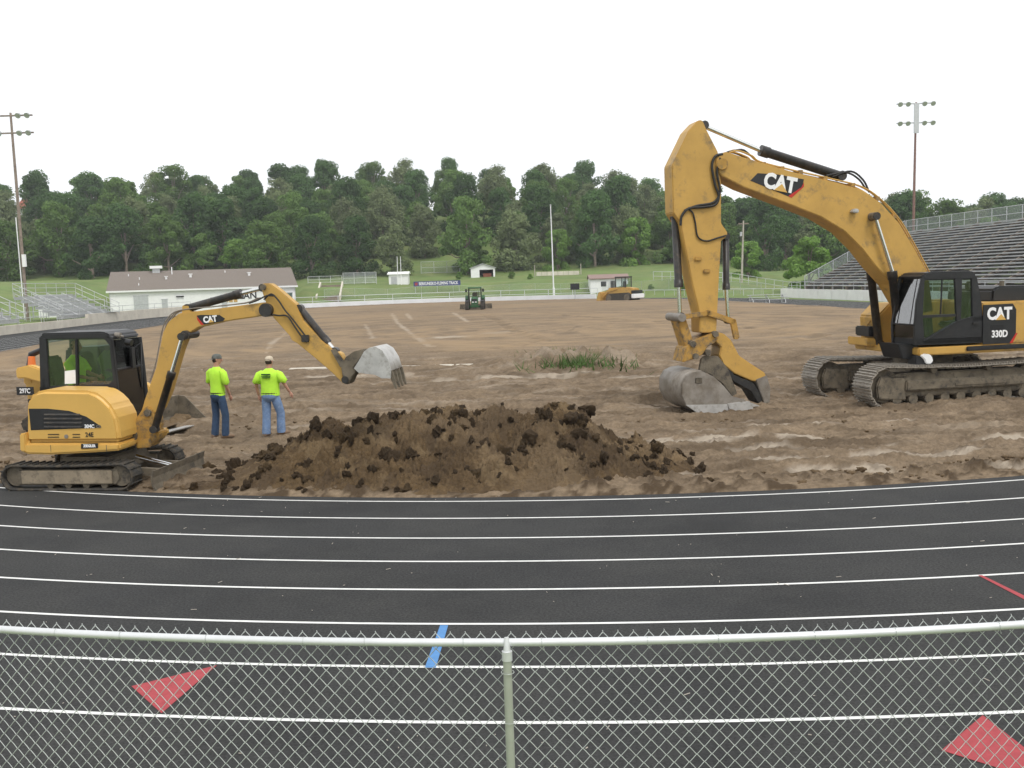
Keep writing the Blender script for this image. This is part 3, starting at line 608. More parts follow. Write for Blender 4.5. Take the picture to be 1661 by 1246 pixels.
# boom
boompx = [(1162, 258), (1168, 250), (1178, 246), (1219, 259), (1290, 280), (1357, 296), (1399, 308), (1430, 330), (1458, 361), (1484, 404), (1506, 445), (1514, 505), (1476, 510), (1448, 462), (1420, 431), (1399, 404), (1370, 375), (1332, 352), (1274, 329), (1207, 304), (1170, 285), (1161, 270)]
boom = bplate('boom', boompx, .34, -.34, M['yel'], big, .02)
MB().cyl(BX.p3(1172, 266, .42), BX.p3(1172, 266, -.42)[:1] + (-.42,) + (BX.p3(1172, 266, .42)[2],), .13, 20).build('boom_pin', M['yeldirt'], boom)
bpn = BX.p(1419, 351, .5); MB().cyl((bpn[0], -.56, bpn[1]), (bpn[0], .56, bpn[1]), .10, 20).build('cylinder_pin', M['muddy'], boom)
lp = BX.p(1384, 343, .36); MB().plate([(lp[0] + .1, lp[1] - .03), (lp[0] + .05, lp[1] + .06), (lp[0] - .08, lp[1] + .05), (lp[0] - .08, lp[1] - .05)], .34, .5).build('boom_lamp', M['polish'], boom, .02)
dec = [(1217, 293), (1229, 281), (1261, 283), (1304, 291), (1301.5, 305), (1282, 320)]
d_ = MB().plate(P(dec, .346), .346, .341).build('decal', M['black'], boom)
MB().plate(P([(1304, 296), (1304, 303), (1284, 321), (1279, 318), (1300, 304)], .350), .350, .3465).build('red_stripe', M['red'], d_)
c1 = Vector(BX.p3(1248, 294, .35)); c2_ = Vector(BX.p3(1282, 301, .35)); cat_text(d_, BX.p3(1265, 298, .351), c2_ - c1, (0, 0, 1), .50)
# hoses and steel lines along the boom
for j, (dy, dz, m, r) in enumerate([(.22, 0., 'yel', .02), (.1, .03, 'yel', .02), (-.05, .0, 'yel', .02), (-.2, .02, 'hose', .022)]):
    L_ = [(1185, 247), (1200, 244), (1222, 252), (1236, 262), (1290, 276), (1357, 291), (1402, 303), (1434, 325), (1463, 357), (1489, 401), (1511, 442)]
    MB().hose([(BX.p(x, y, .3)[0], dy, BX.p(x, y, .3)[1] + dz) for x, y in L_], r, 8).build('hydraulic_line', M[m], boom)
for px, py in ((1240, 266), (1270, 273), (1300, 279), (1340, 289), (1385, 300), (1425, 322), (1452, 350), (1476, 388)): 
    q = BX.p(px, py, .3); MB().box((q[0] - .05, -.28, q[1] - .05), (q[0] + .05, .28, q[1] + .05)).build('line_clamp', M['yeldirt'], boom)
for pts in ([(1350, 287), (1380, 278), (1400, 292), (1410, 312)], [(1340, 285), (1372, 280), (1392, 290), (1404, 306)], [(1215, 250), (1203, 243), (1180, 247)]):
    MB().hose([BX.p3(x, y, .15) for x, y in pts], .025, 8).build('hose', M['hose'], boom)
# stick
stickpx = [(1131, 197), (1136, 194), (1141, 197), (1146, 210), (1165, 247), (1170, 298), (1170, 362), (1181, 378), (1177, 386), (1170, 390), (1167, 442), (1164, 503), (1162, 540), (1135, 540), (1134, 506), (1123, 461), (1115, 419), (1108, 385), (1104, 362), (1092, 345), (1090, 268), (1117, 212)]
stick = bplate('stick', stickpx, .28, -.28, M['yel'], big, .02)
MB().hose([BX.p3(x, y, .33) for x, y in [(1172, 250), (1160, 254), (1155, 270), (1160, 300), (1166, 318), (1160, 332), (1140, 336), (1118, 338), (1106, 350), (1104, 366)]], .032, 8).build('hose', M['hose'], stick)
MB().hose([BX.p3(x, y, .33) for x, y in [(1168, 256), (1163, 280), (1168, 310), (1158, 328), (1130, 334), (1110, 342)]], .028, 8).build('hose', M['hose'], stick)
MB().hose([BX.p3(x, y, .31) for x, y in [(1118, 340), (1124, 346), (1128, 362), (1132, 384), (1146, 391), (1164, 386), (1178, 382)]], .02, 8).build('hose', M['hose'], stick)
for px, py in ((1132, 420), (1146, 440)): q = BX.p(px, py, .29); MB().box((q[0] - .09, .28, q[1] - .05), (q[0] + .09, .33, q[1] + .05)).build('bracket', M['yeldirt'], stick, .02)
q1 = BX.p(1143, 203, .1); q2 = BX.p(1236, 243, .1); q3 = BX.p(1366, 285, .1)
hyd(big, (q3[0], 0, q3[1]), (q2[0], 0, q2[1]), (q1[0], 0, q1[1]), .115, .055, name='stick_cylinder')
for t in (.48, -.48):
    a = BX.p(1460, 562, .48); b = BX.p(1447, 440, .48); c = BX.p(1419, 351, .48)
    hyd(big, (a[0], t, a[1]), (b[0], t, b[1]), (c[0], t, c[1]), .105, .05, name='boom_cylinder')
a = BX.p(1095, 352, 0); b = BX.p(1101, 466, 0); c = BX.p(1103, 513, 0); hyd(big, (a[0], 0, a[1]), (b[0], 0, b[1]), (c[0], 0, c[1]), .095, .05, name='bucket_cylinder')
a = BX.p(1177, 384, 0); b = BX.p(1178, 470, 0); c = BX.p(1181, 520, 0); hyd(big, (a[0], 0, a[1]), (b[0], 0, b[1]), (c[0], 0, c[1]), .08, .045, name='thumb_cylinder')
# linkage
def bar(name, pa, pb, t, w, th, m, par=big):
    a = Vector(BX.p(*pa, t)); b = Vector(BX.p(*pb, t)); d = (b - a).normalized(); n = Vector((-d.y, d.x)) * w; e = d * w
    return MB().plate([tuple(a - e * .6 + n), tuple(b + e * .6 + n), tuple(b + e), tuple(b + e * .6 - n), tuple(a - e * .6 - n), tuple(a - e)], t, t - th).build(name, m, par, .012)
for t in (.36, -.28):
    bar('lever', (1104, 515), (1150, 508), t, .06, .08, M['yeldirt']); bar('lever', (1150, 508), (1190, 522), t, .07, .08, M['yeldirt']); bar('lever', (1190, 522), (1195, 546), t, .075, .08, M['yeldirt'])
bar('power_link', (1105, 516), (1121, 566), .22, .11, .5, M['yeldirt'])
lp = BX.p(1102, 515, .3); MB().tube([(lp[0], -.42, lp[1]), (lp[0], .5, lp[1])], .10, 18).build('link_pin', M['steel'], big)
cpx = [(1108, 588), (1112, 566), (1122, 556), (1150, 543), (1163, 538), (1168, 545), (1160, 556), (1148, 563), (1140, 575), (1128, 582)]
cpl = bplate('bucket_coupler', cpx, .36, -.36, M['yeldirt'], big, .02)
for px, py in ((1128, 578), (1148, 572), (1160, 542), (1124, 558)): q = BX.p(px, py, .37); MB().cyl((q[0], -.42, q[1]), (q[0], .42, q[1]), .075, 16).build('pin', M['muddy'], cpl)
thumb = bplate('thumb', [(1163, 539), (1174, 541), (1187, 553), (1199, 577), (1218, 590), (1241, 605), (1243, 612), (1236, 620), (1220, 618), (1192, 606), (1174, 592), (1167, 577), (1170, 563), (1160, 553)], .30, -.30, M['yel'], big, .02)
MB().plate(P([(1226, 616), (1244, 609), (1250, 630), (1249, 653), (1240, 655), (1234, 638)], .32), .32, -.32).build('thumb_tip', M['steel'], thumb, .015)
MB().plate(P([(1170, 580), (1192, 609), (1222, 621), (1234, 640), (1238, 655), (1230, 654), (1218, 634), (1190, 618), (1172, 596)], .28), .28, -.28).build('thumb_teeth', M['hose'], thumb, .01)
# bucket: curved shell between two side plates
shell = [(1205, 652), (1180, 668), (1151, 672), (1131, 669), (1114, 659), (1105, 642), (1105, 622), (1112, 609), (1124, 603), (1138, 601)]
sp = P(shell, .78)
bk = MB(); inn = [(x * .0 + x + (0.03 if True else 0), z) for x, z in sp]
cxz = (np.mean([p[0] for p in sp]), np.mean([p[1] for p in sp]))
inn = [(cxz[0] + (x - cxz[0]) * .95, cxz[1] + (z - cxz[1]) * .95) for x, z in sp]
n = len(sp); vs = [(x, .76, z) for x, z in sp] + [(x, -.76, z) for x, z in sp] + [(x, .76, z) for x, z in inn] + [(x, -.76, z) for x, z in inn]
fs = [(i, i + 1, n + i + 1, n + i) for i in range(n - 1)] + [(2 * n + i, 3 * n + i, 3 * n + i + 1, 2 * n + i + 1) for i in range(n - 1)]
fs += [(0, n, 3 * n, 2 * n), (n - 1, 3 * n - 1, 4 * n - 1, 2 * n - 1)] + [(i, 2 * n + i, 2 * n + i + 1, i + 1) for i in range(n - 1)] + [(n + i, n + i + 1, 3 * n + i + 1, 3 * n + i) for i in range(n - 1)]
bk.add(vs, fs, True); bucket = bk.build('bucket', M['steel'], big)
side = [(1107, 621), (1113, 610), (1124, 604), (1138, 602), (1158, 611), (1175, 627), (1188, 643), (1208, 648), (1216, 658), (1205, 661), (1180, 669), (1151, 672), (1131, 669), (1114, 659), (1106, 642)]
s2 = P(side, .79); MB().plate(s2, .79, .75).build('bucket_side', M['steel'], bucket, .01); MB().plate(s2, -.75, -.79).build('bucket_side', M['steel'], bucket, .01)
MB().plate(P([(1112, 657), (1180, 656), (1183, 669), (1151, 673), (1131, 670)], .81), .81, .79).build('wear_plate', M['polish'], bucket, .008)
MB().plate(P([(1180, 655), (1200, 652), (1222, 659), (1222, 664), (1185, 669)], .815), .815, .785).build('side_cutter', M['polish'], bucket, .008)
MB().plate(P([(1128, 613), (1139, 613), (1139, 622), (1128, 622)], .81), .81, .79).build('pad', M['muddy'], bucket, .01)
for k in range(5):
    t = .74 - k * .37; a = BX.p(1205, 655, .79); 
    MB().prism([(a[0] + .02, t - .07, a[1] - .09), (a[0] + .02, t + .07, a[1] - .09), (a[0] + .02, t + .07, a[1] + .05), (a[0] + .02, t - .07, a[1] + .05)], (-.2, 0, 0)).build('tooth_adapter', M['polish'], bucket, .01)
    v = [(a[0] - .17, t - .05, a[1] - .08), (a[0] - .17, t + .05, a[1] - .08), (a[0] - .17, t + .05, a[1] + .03), (a[0] - .17, t - .05, a[1] + .03), (a[0] - .48, t - .03, a[1] - .09), (a[0] - .48, t + .03, a[1] - .09)]
    MB().add(v, [(0, 1, 2, 3), (3, 2, 5, 4), (0, 4, 5, 1), (0, 3, 4), (1, 5, 2)]).build('tooth', M['polish'], bucket)
for t in (.34, -.22): MB().plate(P([(1138, 582), (1145, 577), (1165, 578), (1181, 598), (1196, 638), (1188, 643), (1172, 622), (1150, 606), (1134, 603)], t), t, t - .10).build('bucket_ear', M['muddy'], bucket, .01)

# ================================================================== MINI EXCAVATOR
MX = Frame(-7.33, 17.35, math.radians(-8))
mini = thing('mini_excavator', 'compact yellow mini excavator with operator, arm stretched out over the dirt', 'mini excavator', MX.o, MX.rz)
def mp(name, px, t0, t1, m, par=mini, bev=.012, seg=2): return MB().plate(MX.pp(px, t0), t0, t1).build(name, m, par, bev, seg)
for t in (-.78, .78):
    fr = MB().plate([(-1.1, .1), (.72, .1), (.8, .2), (.77, .36), (-1.1, .36)], t - .13, t + .13).build('track_frame', M['muddy'], mini, .02)
    MB().plate([(-1.0, .12), (.66, .12), (.66, .35), (-1.0, .35)], t - .165, t - .135).build('frame_cover', M['tan'], fr, .01)
    pth = [(x - .17, z) for x, z in loop_path(2.42, .5, .235, .225, .02, 10)]; smp, LL = resample(pth, 84)
    bel = MB(); nb = len(smp)
    for p, d in smp: pass
    w = .175; vo = []; 
    for p, d in smp:
        nn = Vector((d.z, 0, -d.x)); 
        for rr in (0., -.035): vo += [(p.x + nn.x * rr, t - w, p.z + nn.z * rr), (p.x + nn.x * rr, t + w, p.z + nn.z * rr)]
    fs = []
    for i in range(nb):
        a, b = i * 4, ((i + 1) % nb) * 4; fs += [(a, b, b + 1, a + 1), (a + 2, a + 3, b + 3, b + 2), (a, a + 2, b + 2, b), (a + 1, b + 1, b + 3, a + 3)]
    bel.add(vo, fs, True); belt = bel.build('rubber_track', M['rubber'], fr)
    lug = MB(); 
    for i, (p, d) in enumerate(smp):
        if i % 2: continue
        nn = Vector((d.z, 0, -d.x)); e = d * .012; sgn = 1
        q = [p - e, p + e]; top = .025
        lug.prism([Vector((q[0].x, t - w, q[0].z)), Vector((q[1].x, t - w, q[1].z)), Vector((q[1].x, t + w, q[1].z)), Vector((q[0].x, t + w, q[0].z))], nn * top)
    lug.build('tread_lugs', M['rubber'], belt)
    for xx, rr, nm in ((.80, .18, 'idler'), (-1.14, .175, 'sprocket')): MB().cyl((xx, t - .1, .25), (xx, t + .1, .25), rr, 20).build(nm, M['muddy'], fr)
    for k in range(4): MB().cyl((-.5 + .33 * k, t - .12, .09), (-.5 + .33 * k, t + .12, .09), .06, 12).build('track_roller', M['muddy'], fr)
MB().plate([(-.6, .25), (.6, .25), (.45, .52), (-.45, .52)], -.62, .62).build('car_body', M['muddy'], mini, .03)
MB().tube([(0, 0, .5), (0, 0, .62)], .4, 24).build('turntable', M['hose'], mini)
bl = MB(); prof = [(1.42, .0), (1.38, .1), (1.37, .22), (1.40, .34), (1.43, .34), (1.40, .22), (1.41, .1), (1.45, .0)]
blade = bl.plate(prof, -.97, .97).build('dozer_blade', M['muddy'], mini, .005)
for t in (-.35, .35): MB().prism([(.5, t - .05, .18), (.5, t - .05, .3), (1.38, t - .05, .26), (1.38, t - .05, .12)], (0, .1, 0)).build('blade_arm', M['muddy'], blade)
MB().cyl((.6, 0, .42), (1.36, 0, .22), .045).build('blade_cylinder', M['chrome'], blade)
# upper body
T0 = -.88
cover = mp('engine_cover', [(42, 660), (45, 646), (54, 636.5), (70, 633), (144, 634), (156, 639), (166, 646), (180, 660), (188.5, 678), (193, 701), (194, 717), (42, 718)], T0, -.15, M['yel2'], mini, .06, 3)
rx0, rz0 = MX.p(42, 717, T0); rx1, rz1 = MX.p(68, 636, T0)
MB().plate([(rx0, rz0), (rx0, rz1 - .12), (rx0 + .1, rz1), (rx1, rz1), (rx1, rz0)], -.149, .88).build('counterweight', M['yel2'], mini, .05)
mp('skirt', [(31, 705), (42, 703), (43, 719), (194, 719), (194, 731), (172, 733), (120, 736), (81, 738), (45, 737), (33, 733)], T0 - .01, .88, M['yel2'], mini, .035)
for x in (81.5, 172): q0 = MX.p(x, 722, T0 - .012); MB().box((q0[0], T0 - .014, MX.p(x, 733, T0)[1]), (q0[0] + .008, T0 - .008, q0[1])).build('panel_seam', M['muddy'], mini)
mp('rear_bumper', [(31, 704), (41, 702), (42, 734), (32, 732)], T0 - .02, .7, M['yel2'], mini, .02)
vent = mp('vent_panel', [(46.5, 663), (77, 663), (112, 666.6), (140, 676), (164, 692), (164, 694), (50, 698)], T0 - .004, T0 + .01, M['black'], mini, 0)
for k in range(4):
    y = 671 + k * 6.6; a = MX.p(72, y, T0); b = MX.p(130 + (k > 0) * 3, y, T0); MB().prism([(a[0], T0 - .005, a[1]), (b[0], T0 - .005, b[1]), (b[0], T0 - .022, b[1] - .02), (a[0], T0 - .022, a[1] - .02)], (0, 0, -.012)).build('vent_slat', M['cyl'], vent)
text('304C', .085, M['white'], mini, 'lettering', .003, MX.p3(145, 692, T0 - .008), (1, 0, 0), (0, 0, 1), .95)
text('CR', .07, M['steel'], mini, 'lettering', .001, MX.p3(160, 692, T0 - .008), (1, 0, 0), (0, 0, 1), .9)
text('24E', .11, M['black'], mini, 'lettering', .001, MX.p3(145, 705.5, T0 - .006), (1, 0, 0), (0, 0, 1), .9)
mp('name_plate', [(131.5, 720), (158.5, 719), (158.5, 727), (131.5, 728)], T0 - .022, T0 - .008, M['black'], mini, 0)
text('ZIEGLER', .062, M['white'], mini, 'lettering', .003, MX.p3(145, 723.6, T0 - .026), (1, 0, 0), (0, 0, 1), .95)
for x0, x1 in ((78, 96), (118, 130)):
    for y in (704, 708.5): a = MX.p(x0, y, T0); b = MX.p(x1, y, T0); MB().box((a[0], T0 - .008, a[1] - .014), (b[0], T0 - .002, a[1])).build('vent_slot', M['dark'], mini)
q = MX.p3(108, 708, T0); MB().cyl(q, (q[0], T0 - .015, q[2]), .035, 14).build('fuel_lock', M['steel'], mini)
# cab
CT = -.12
cabm = mp('cab', [(65, 631), (195, 690), (197, 697), (66, 690)], CT, .86, M['black'], mini, 0)
cabm.data.materials[0] = M['black']
def mc(name, px, t0=CT, t1=CT + .07, m=M['black'], bev=.01): return mp(name, px, t0, t1, m, cabm, bev)
mc('roof', [(63, 549), (64, 543), (70, 540.5), (160, 538), (170, 539), (178, 544), (181, 552), (172, 551), (75, 552)], CT, .86, bev=.03)
mc('rear_pillar', [(63, 546), (75, 549), (80, 627), (82, 640), (65, 640)])
mc('front_pillar', [(167, 548), (176, 544), (181, 550), (186, 590), (198, 692), (190, 692), (184, 640), (183, 618), (177, 560)])
mc('side_panel', [(64, 627), (177, 623), (184, 616), (198, 692), (192, 692), (187, 672), (178, 656), (163, 641), (143, 632), (64, 634)])
mc('window_bar', [(121.5, 550), (124.5, 550), (126, 626), (123, 626)], m=M['dark'], bev=0)
mp('window', [(75, 550), (170, 549), (178, 562), (185, 620), (178, 624), (80, 627)], CT + .02, CT + .028, M['glass'], cabm, 0)
mp('notice_sheet', [(105, 602), (122, 600), (124, 622), (105, 623)], CT + .012, CT + .016, M['white'], cabm, 0)
# far side of cab
fp_ = MX.pp([(63, 546), (170, 543), (181, 556), (198, 692), (66, 690)], CT)
MB().plate([fp_[0], (fp_[0][0] + .1, fp_[0][1]), (fp_[4][0] + .1, fp_[4][1]), fp_[4]], .80, .86).build('far_pillar', M['black'], cabm)
MB().plate([(fp_[0][0], fp_[4][1]), (fp_[0][0], fp_[4][1] + .4), (fp_[3][0], fp_[4][1] + .4), (fp_[3][0], fp_[4][1])], .82, .86).build('far_panel', M['black'], cabm)
MB().plate(fp_, .84, .846).build('far_window', M['glassd'], cabm)
fx = MX.pp([(181, 552), (187, 600), (197, 690)], CT)
def mfront(a, b, y0, y1, m, nm, th=.03): return MB().prism([(a[0], y0, a[1]), (b[0], y0, b[1]), (b[0], y1, b[1]), (a[0], y1, a[1])], (-th, 0, 0)).build(nm, m, cabm)
mfront(fx[0], fx[1], CT + .07, .8, M['glass'], 'windscreen', .008); mfront(fx[1], fx[2], CT + .07, .8, M['glass'], 'lower_windscreen', .008)
for yy in (.84,): MB().tube([(fx[0][0], yy, fx[0][1]), (fx[1][0], yy, fx[1][1]), (fx[2][0], yy, fx[2][1])], .04, 8).build('far_front_pillar', M['black'], cabm)
MB().tube([(fx[1][0], CT + .05, fx[1][1]), (fx[1][0], .82, fx[1][1])], .018, 8).build('windscreen_bar', M['black'], cabm)
rl = (fx[0][0] + fp_[0][0]) / 2
MB().box((fp_[0][0], CT, fp_[4][1]), (fp_[0][0] + .04, .84, fp_[0][1] - .75)).build('rear_panel', M['black'], cabm)
wl = MB(); wl.tube([(fx[0][0] + .02, .15, fx[0][1] + .02), (fx[0][0] + .2, .15, fx[0][1] - .02)], .015, 6); wl.cyl((fx[0][0] + .12, .15, fx[0][1] - .05), (fx[0][0] + .22, .15, fx[0][1] - .07), .06, 14); wl.build('rag_or_lamp', M['black'], cabm)
wl = MB(); wl.tube([(fx[0][0] - .25, .1, fx[0][1] + .06), (fx[0][0] - .1, .1, fx[0][1] + .09), (fx[0][0] + .1, .1, fx[0][1] + .05)], .02, 6); wl.cyl((fx[0][0] - .05, .1, fx[0][1] + .08), (fx[0][0] + .05, .1, fx[0][1] + .07), .05, 12); wl.build('roof_lamp', M['steel'], cabm)
MB().box((fx[0][0] + .05, .35, fx[0][1] - .55), (fx[0][0] + .09, .5, fx[0][1] - .15)).build('mirror', M['black'], cabm, .02)
MB().tube([(fx[1][0] + .03, .7, fx[1][1] - .4), (fx[0][0] + .08, .72, fx[0][1] - .1), (fx[0][0] + .05, .45, fx[0][1] - .2)], .014, 6).build('grab_rail', M['black'], cabm)
st = MB(); sx_, sz_ = MX.p(118, 640, .3); st.plate([(sx_ + .2, sz_), (sx_ + .22, sz_ + .13), (sx_ - .2, sz_ + .15), (sx_ - .32, sz_ + .72), (sx_ - .42, sz_ + .7), (sx_ - .32, sz_)], .1, .56); st.build('seat', M['interior'], cabm, .04)
MB().plate([(sx_ - .1, sz_ - .3), (sx_ + .8, sz_ - .3), (sx_ + .8, sz_ - .25), (sx_ - .1, sz_ - .25)], -.05, .8).build('floor_plate', M['interior'], cabm)
MB().tube([(sx_ + .4, .25, sz_ - .2), (sx_ + .42, .25, sz_ + .25)], .03, 8).build('control_lever', M['interior'], cabm)
# swing post and boom
post = mp('swing_post', [(230, 664), (239, 659), (247, 668), (251, 689), (249, 700), (258, 702), (254, 713), (241, 726), (220, 728), (218, 714), (196, 714), (194, 697), (217, 690), (221, 678)], -.30, .05, M['yeldirt'], mini, .02)
for px, py in ((240, 670), (213, 706)): q = MX.p(px, py, -.3); MB().cyl((q[0], -.34, q[1]), (q[0], .09, q[1]), .06 + .06 * (px < 220), 18).build('pin', M['muddy'], post)
MB().plate(MX.pp([(222, 713), (243, 712), (243, 726), (222, 728)], -.36), -.36, -.28).build('hinge_block', M['yeldirt'], post, .015)
q = MX.p(194, 722, -.3); q2 = MX.p(222, 720, -.3); MB().cyl((q[0], -.3, q[1]), (q2[0], -.3, q2[1]), .035).build('swing_rod', M['chrome'], post)
bt0 = -.24
mboom = mp('boom', [(229, 668), (234, 650), (253, 596), (264, 540), (272, 523), (290, 508.5), (350, 501), (428, 490.5), (440, 497), (436, 511), (362, 522), (322, 531), (306, 541), (298, 552), (291, 570), (272, 636), (260, 664), (245, 676)], bt0, .0, M['yel'], mini, .015)
dcl = mp('decal', [(319, 512), (325, 511), (356, 511), (365, 517), (362, 521), (329, 527)], bt0 - .003, bt0 + .002, M['black'], mboom, 0)
mp('red_stripe', [(319, 512), (321, 516), (331, 527), (326, 527), (320, 519)], bt0 - .005, bt0 - .0032, M['red'], dcl, 0)
a_, b_ = Vector(MX.p3(334, 519, bt0)), Vector(MX.p3(350, 517, bt0)); cat_text(dcl, MX.p3(341, 518.3, bt0 - .004), b_ - a_, (0, 0, 1), .145)
for dx, dy in ((-.025, -.2), (-.02, -.12), (-.02, -.04)):
    MB().hose([(MX.p(x, y, bt0)[0] + dx, dy, MX.p(x, y, bt0)[1] + .02) for x, y in [(243, 622), (253, 592), (263, 540), (271, 521), (290, 506), (350, 499), (400, 493), (420, 485)]], .011, 6).build('hydraulic_line', M['steel'], mboom)
q = MX.p(303, 543, bt0); MB().cyl((q[0], -.33, q[1]), (q[0], .1, q[1]), .075, 18).build('cylinder_pin', M['cyl'], mboom)
q = MX.p(433, 503, bt0); MB().cyl((q[0], -.32, q[1]), (q[0], .08, q[1]), .115, 20).build('stick_pin', M['cyl'], mboom)
tA = -.12
def c3(px, py, t=tA): x, z = MX.p(px, py, -.2); return (x, t, z)
q = c3(301, 500); bb = MB(); bb.plate([(q[0] - .08, q[2] - .12), (q[0] - .06, q[2] + .05), (q[0] + .06, q[2] + .05), (q[0] + .1, q[2] - .1)], -.2, -.05); bb.build('cylinder_bracket', M['yel'], mboom, .01)
hyd(mini, c3(303, 500), c3(389, 476), c3(425, 467), .068, .035, name='stick_cylinder')
hyd(mini, c3(258, 694, -.36), c3(286, 602, -.36), c3(303, 545, -.36), .062, .034, name='boom_cylinder')
mstick = mp('stick', [(423, 466), (426, 460), (437, 459.5), (452, 470), (479, 493), (491, 520), (519.5, 551), (539, 567), (553, 574), (556, 582), (555, 594), (564, 617), (557, 623), (539, 605), (510, 580), (482, 557), (473, 552), (470, 545), (444, 516), (429, 486)], bt0 + .02, -.02, M['yel'], mini, .012)
for L_ in ([(428, 486), (440, 477), (452, 488), (462, 503), (474, 517), (493, 542), (500, 550)], [(440, 510), (452, 512), (466, 513), (478, 530), (490, 547), (498, 555)], [(404, 492), (418, 487), (432, 480), (444, 480)]):
    MB().hose([MX.p3(x, y, bt0 - .03) for x, y in L_], .014, 7).build('hose', M['hose'], mstick)
q = MX.p(497, 549, bt0); MB().box((q[0] - .08, bt0 - .04, q[1] - .06), (q[0] + .05, bt0 + .02, q[1] + .06)).build('hose_coupling', M['cyl'], mstick, .01)
q = MX.p(427, 466, bt0); MB().cyl((q[0], -.27, q[1]), (q[0], .03, q[1]), .05).build('pin', M['muddy'], mstick)
hyd(mini, c3(484, 500), c3(530, 557), c3(541, 570), .06, .035, name='bucket_cylinder')
bar2 = mp('bucket_link', [(536, 568), (543, 565), (560, 588), (556, 596), (552, 596)], -.27, -.25, M['muddy'], mini, .004); mp('bucket_link', [(536, 568), (543, 565), (560, 588), (556, 596), (552, 596)], .0, .02, M['muddy'], mini, .004)
cou = mp('bucket_coupler', [(557, 623), (553, 596), (560, 580), (572, 571), (587, 567), (590, 575), (580, 588), (574, 596), (576, 606), (571, 611), (565, 624)], -.28, .04, M['muddy'], mini, .015)
q = MX.p(560, 616, -.28); MB().cyl((q[0], -.31, q[1]), (q[0], .07, q[1]), .06).build('pin', M['cyl'], cou)
spx = [(574, 597), (580, 587), (585, 580), (590, 571), (598, 564.5), (609, 562.5), (620, 569), (629.5, 584), (634.5, 601)]
so_ = MX.pp(spx, -.42); inn = [(x - .012 * (1 if i > 4 else 0), z - .015) for i, (x, z) in enumerate(so_)]
n = len(so_); y0, y1 = -.42, .3
vs = [(x, y0, z) for x, z in so_] + [(x, y1, z) for x, z in so_] + [(x, y0, z) for x, z in inn] + [(x, y1, z) for x, z in inn]
fs = [(i, i + 1, n + i + 1, n + i) for i in range(n - 1)] + [(2 * n + i, 3 * n + i, 3 * n + i + 1, 2 * n + i + 1) for i in range(n - 1)] + [(0, n, 3 * n, 2 * n), (n - 1, 3 * n - 1, 4 * n - 1, 2 * n - 1)]
mbk = MB().add(vs, fs, True).build('bucket', M['polish'], mini)
for yy in (-.43, .29): mp('bucket_side', [(574, 598), (585, 580), (590, 571), (598, 564.5), (609, 562.5), (620, 569), (629.5, 584), (634.5, 601), (633.5, 614), (619, 614), (609, 608.5), (595, 606), (582, 605)], yy, yy + .02, M['polish'], mbk, .004)
mp('wear_plate', [(575, 598), (584, 604), (634, 602), (633, 614), (619, 613.5), (608, 608), (582, 605)], -.435, -.428, M['polish'], mbk, 0)
for k in range(4):
    t = -.4 + k * .22; a = MX.p(631, 603, -.42); b = MX.p(642, 631, -.42)
    MB().prism([(a[0] - .03, t, a[1]), (a[0] + .05, t, a[1] + .02), (b[0] + .01, t, b[1]), (b[0] - .02, t, b[1])], (0, .06, 0)).build('tooth', M['muddy'], mbk, .006)

# ================================================================== COMPACT TRACK LOADER behind the mini excavator
e1, e2 = gp(256, 710), gp(345, 687); dirn = (e2 - e1).normalized(); uu = Vector((dirn.y, -dirn.x, 0)); mid = (e1 + e2) / 2
LX = mid - uu * 2.55; ld = thing('track_loader', 'compact yellow track loader mostly hidden behind the mini excavator', 'track loader', (LX.x, LX.y, 0), math.atan2(uu.y, uu.x))
for t in (-.78, .78):
    f_ = MB().plate([(-1.35, .05), (.8, .05), (1.0, .25), (.4, .62), (-.9, .62), (-1.45, .3)], t - .2, t + .2).build('rubber_track', M['rubber'], ld, .06)
    MB().plate([(-1.1, .16), (.65, .16), (.75, .28), (.3, .48), (-.8, .48), (-1.2, .3)], t - .215, t + .215).build('track_frame', M['muddy'], f_, .02)
    MB().plate([(-1.5, 1.35), (-1.5, 1.6), (-1.1, 1.68), (1.0, 1.05), (1.35, .55), (1.2, .4), (.8, .85), (-1.2, 1.35)], t - .1, t + .1).build('lift_arm', M['yel2'], ld, .03)
    hyd(ld, (-1.2, t, .8), (-.6, t, 1.1), (.1, t, 1.25), .05, .03, name='lift_cylinder')
MB().plate([(-1.5, .4), (-1.55, 1.3), (-1.2, 1.55), (-.4, 1.5), (.6, .9), (.75, .4)], -.58, .58).build('body', M['yel2'], ld, .05)
MB().box((-1.56, -.6, 1.18), (-1.3, .6, 1.45)).build('rear_cover', M['yel2'], ld, .03)
text('297C', .16, M['white'], ld, 'lettering', .004, (-1.25, -.9, 1.05), (1, 0, 0), (0, 0, 1), .9)
MB().box((-1.5, -.895, .95), (-1.0, -.88, 1.15)).build('name_plate', M['black'], ld)
MB().plate([(-.45, 1.3), (-.35, 2.05), (.65, 2.08), (.78, .9), (.2, .8)], -.5, .5).build('cab', M['black'], ld, .05)
MB().plate([(-.28, 1.4), (-.22, 1.9), (.52, 1.93), (.6, 1.2)], -.515, .515).build('side_window', M['glassd'], ld)
ex_ = MB(); ex_.tube([(-1.62, -.3, 1.5), (-1.5, -.3, 1.9), (-1.2, -.3, 2.0)], [.09, .09, .07], 10); ex_.build('exhaust_stack', M['black'], ld); MB().tube([(-1.4, -.45, 1.55), (-1.38, -.45, 1.85)], [.1, .08], 12).build('beacon', M['orange'], ld)
w2 = (e2 - e1).length / 2; bx0 = 2.55
bkt = MB().plate([(bx0, .03), (bx0 - .85, .05), (bx0 - 1.0, .2), (bx0 - .95, .72), (bx0 - .91, .72), (bx0 - .94, .22), (bx0 - .82, .09), (bx0, .06)], -w2, w2).build('bucket', M['muddy'], ld, .004)
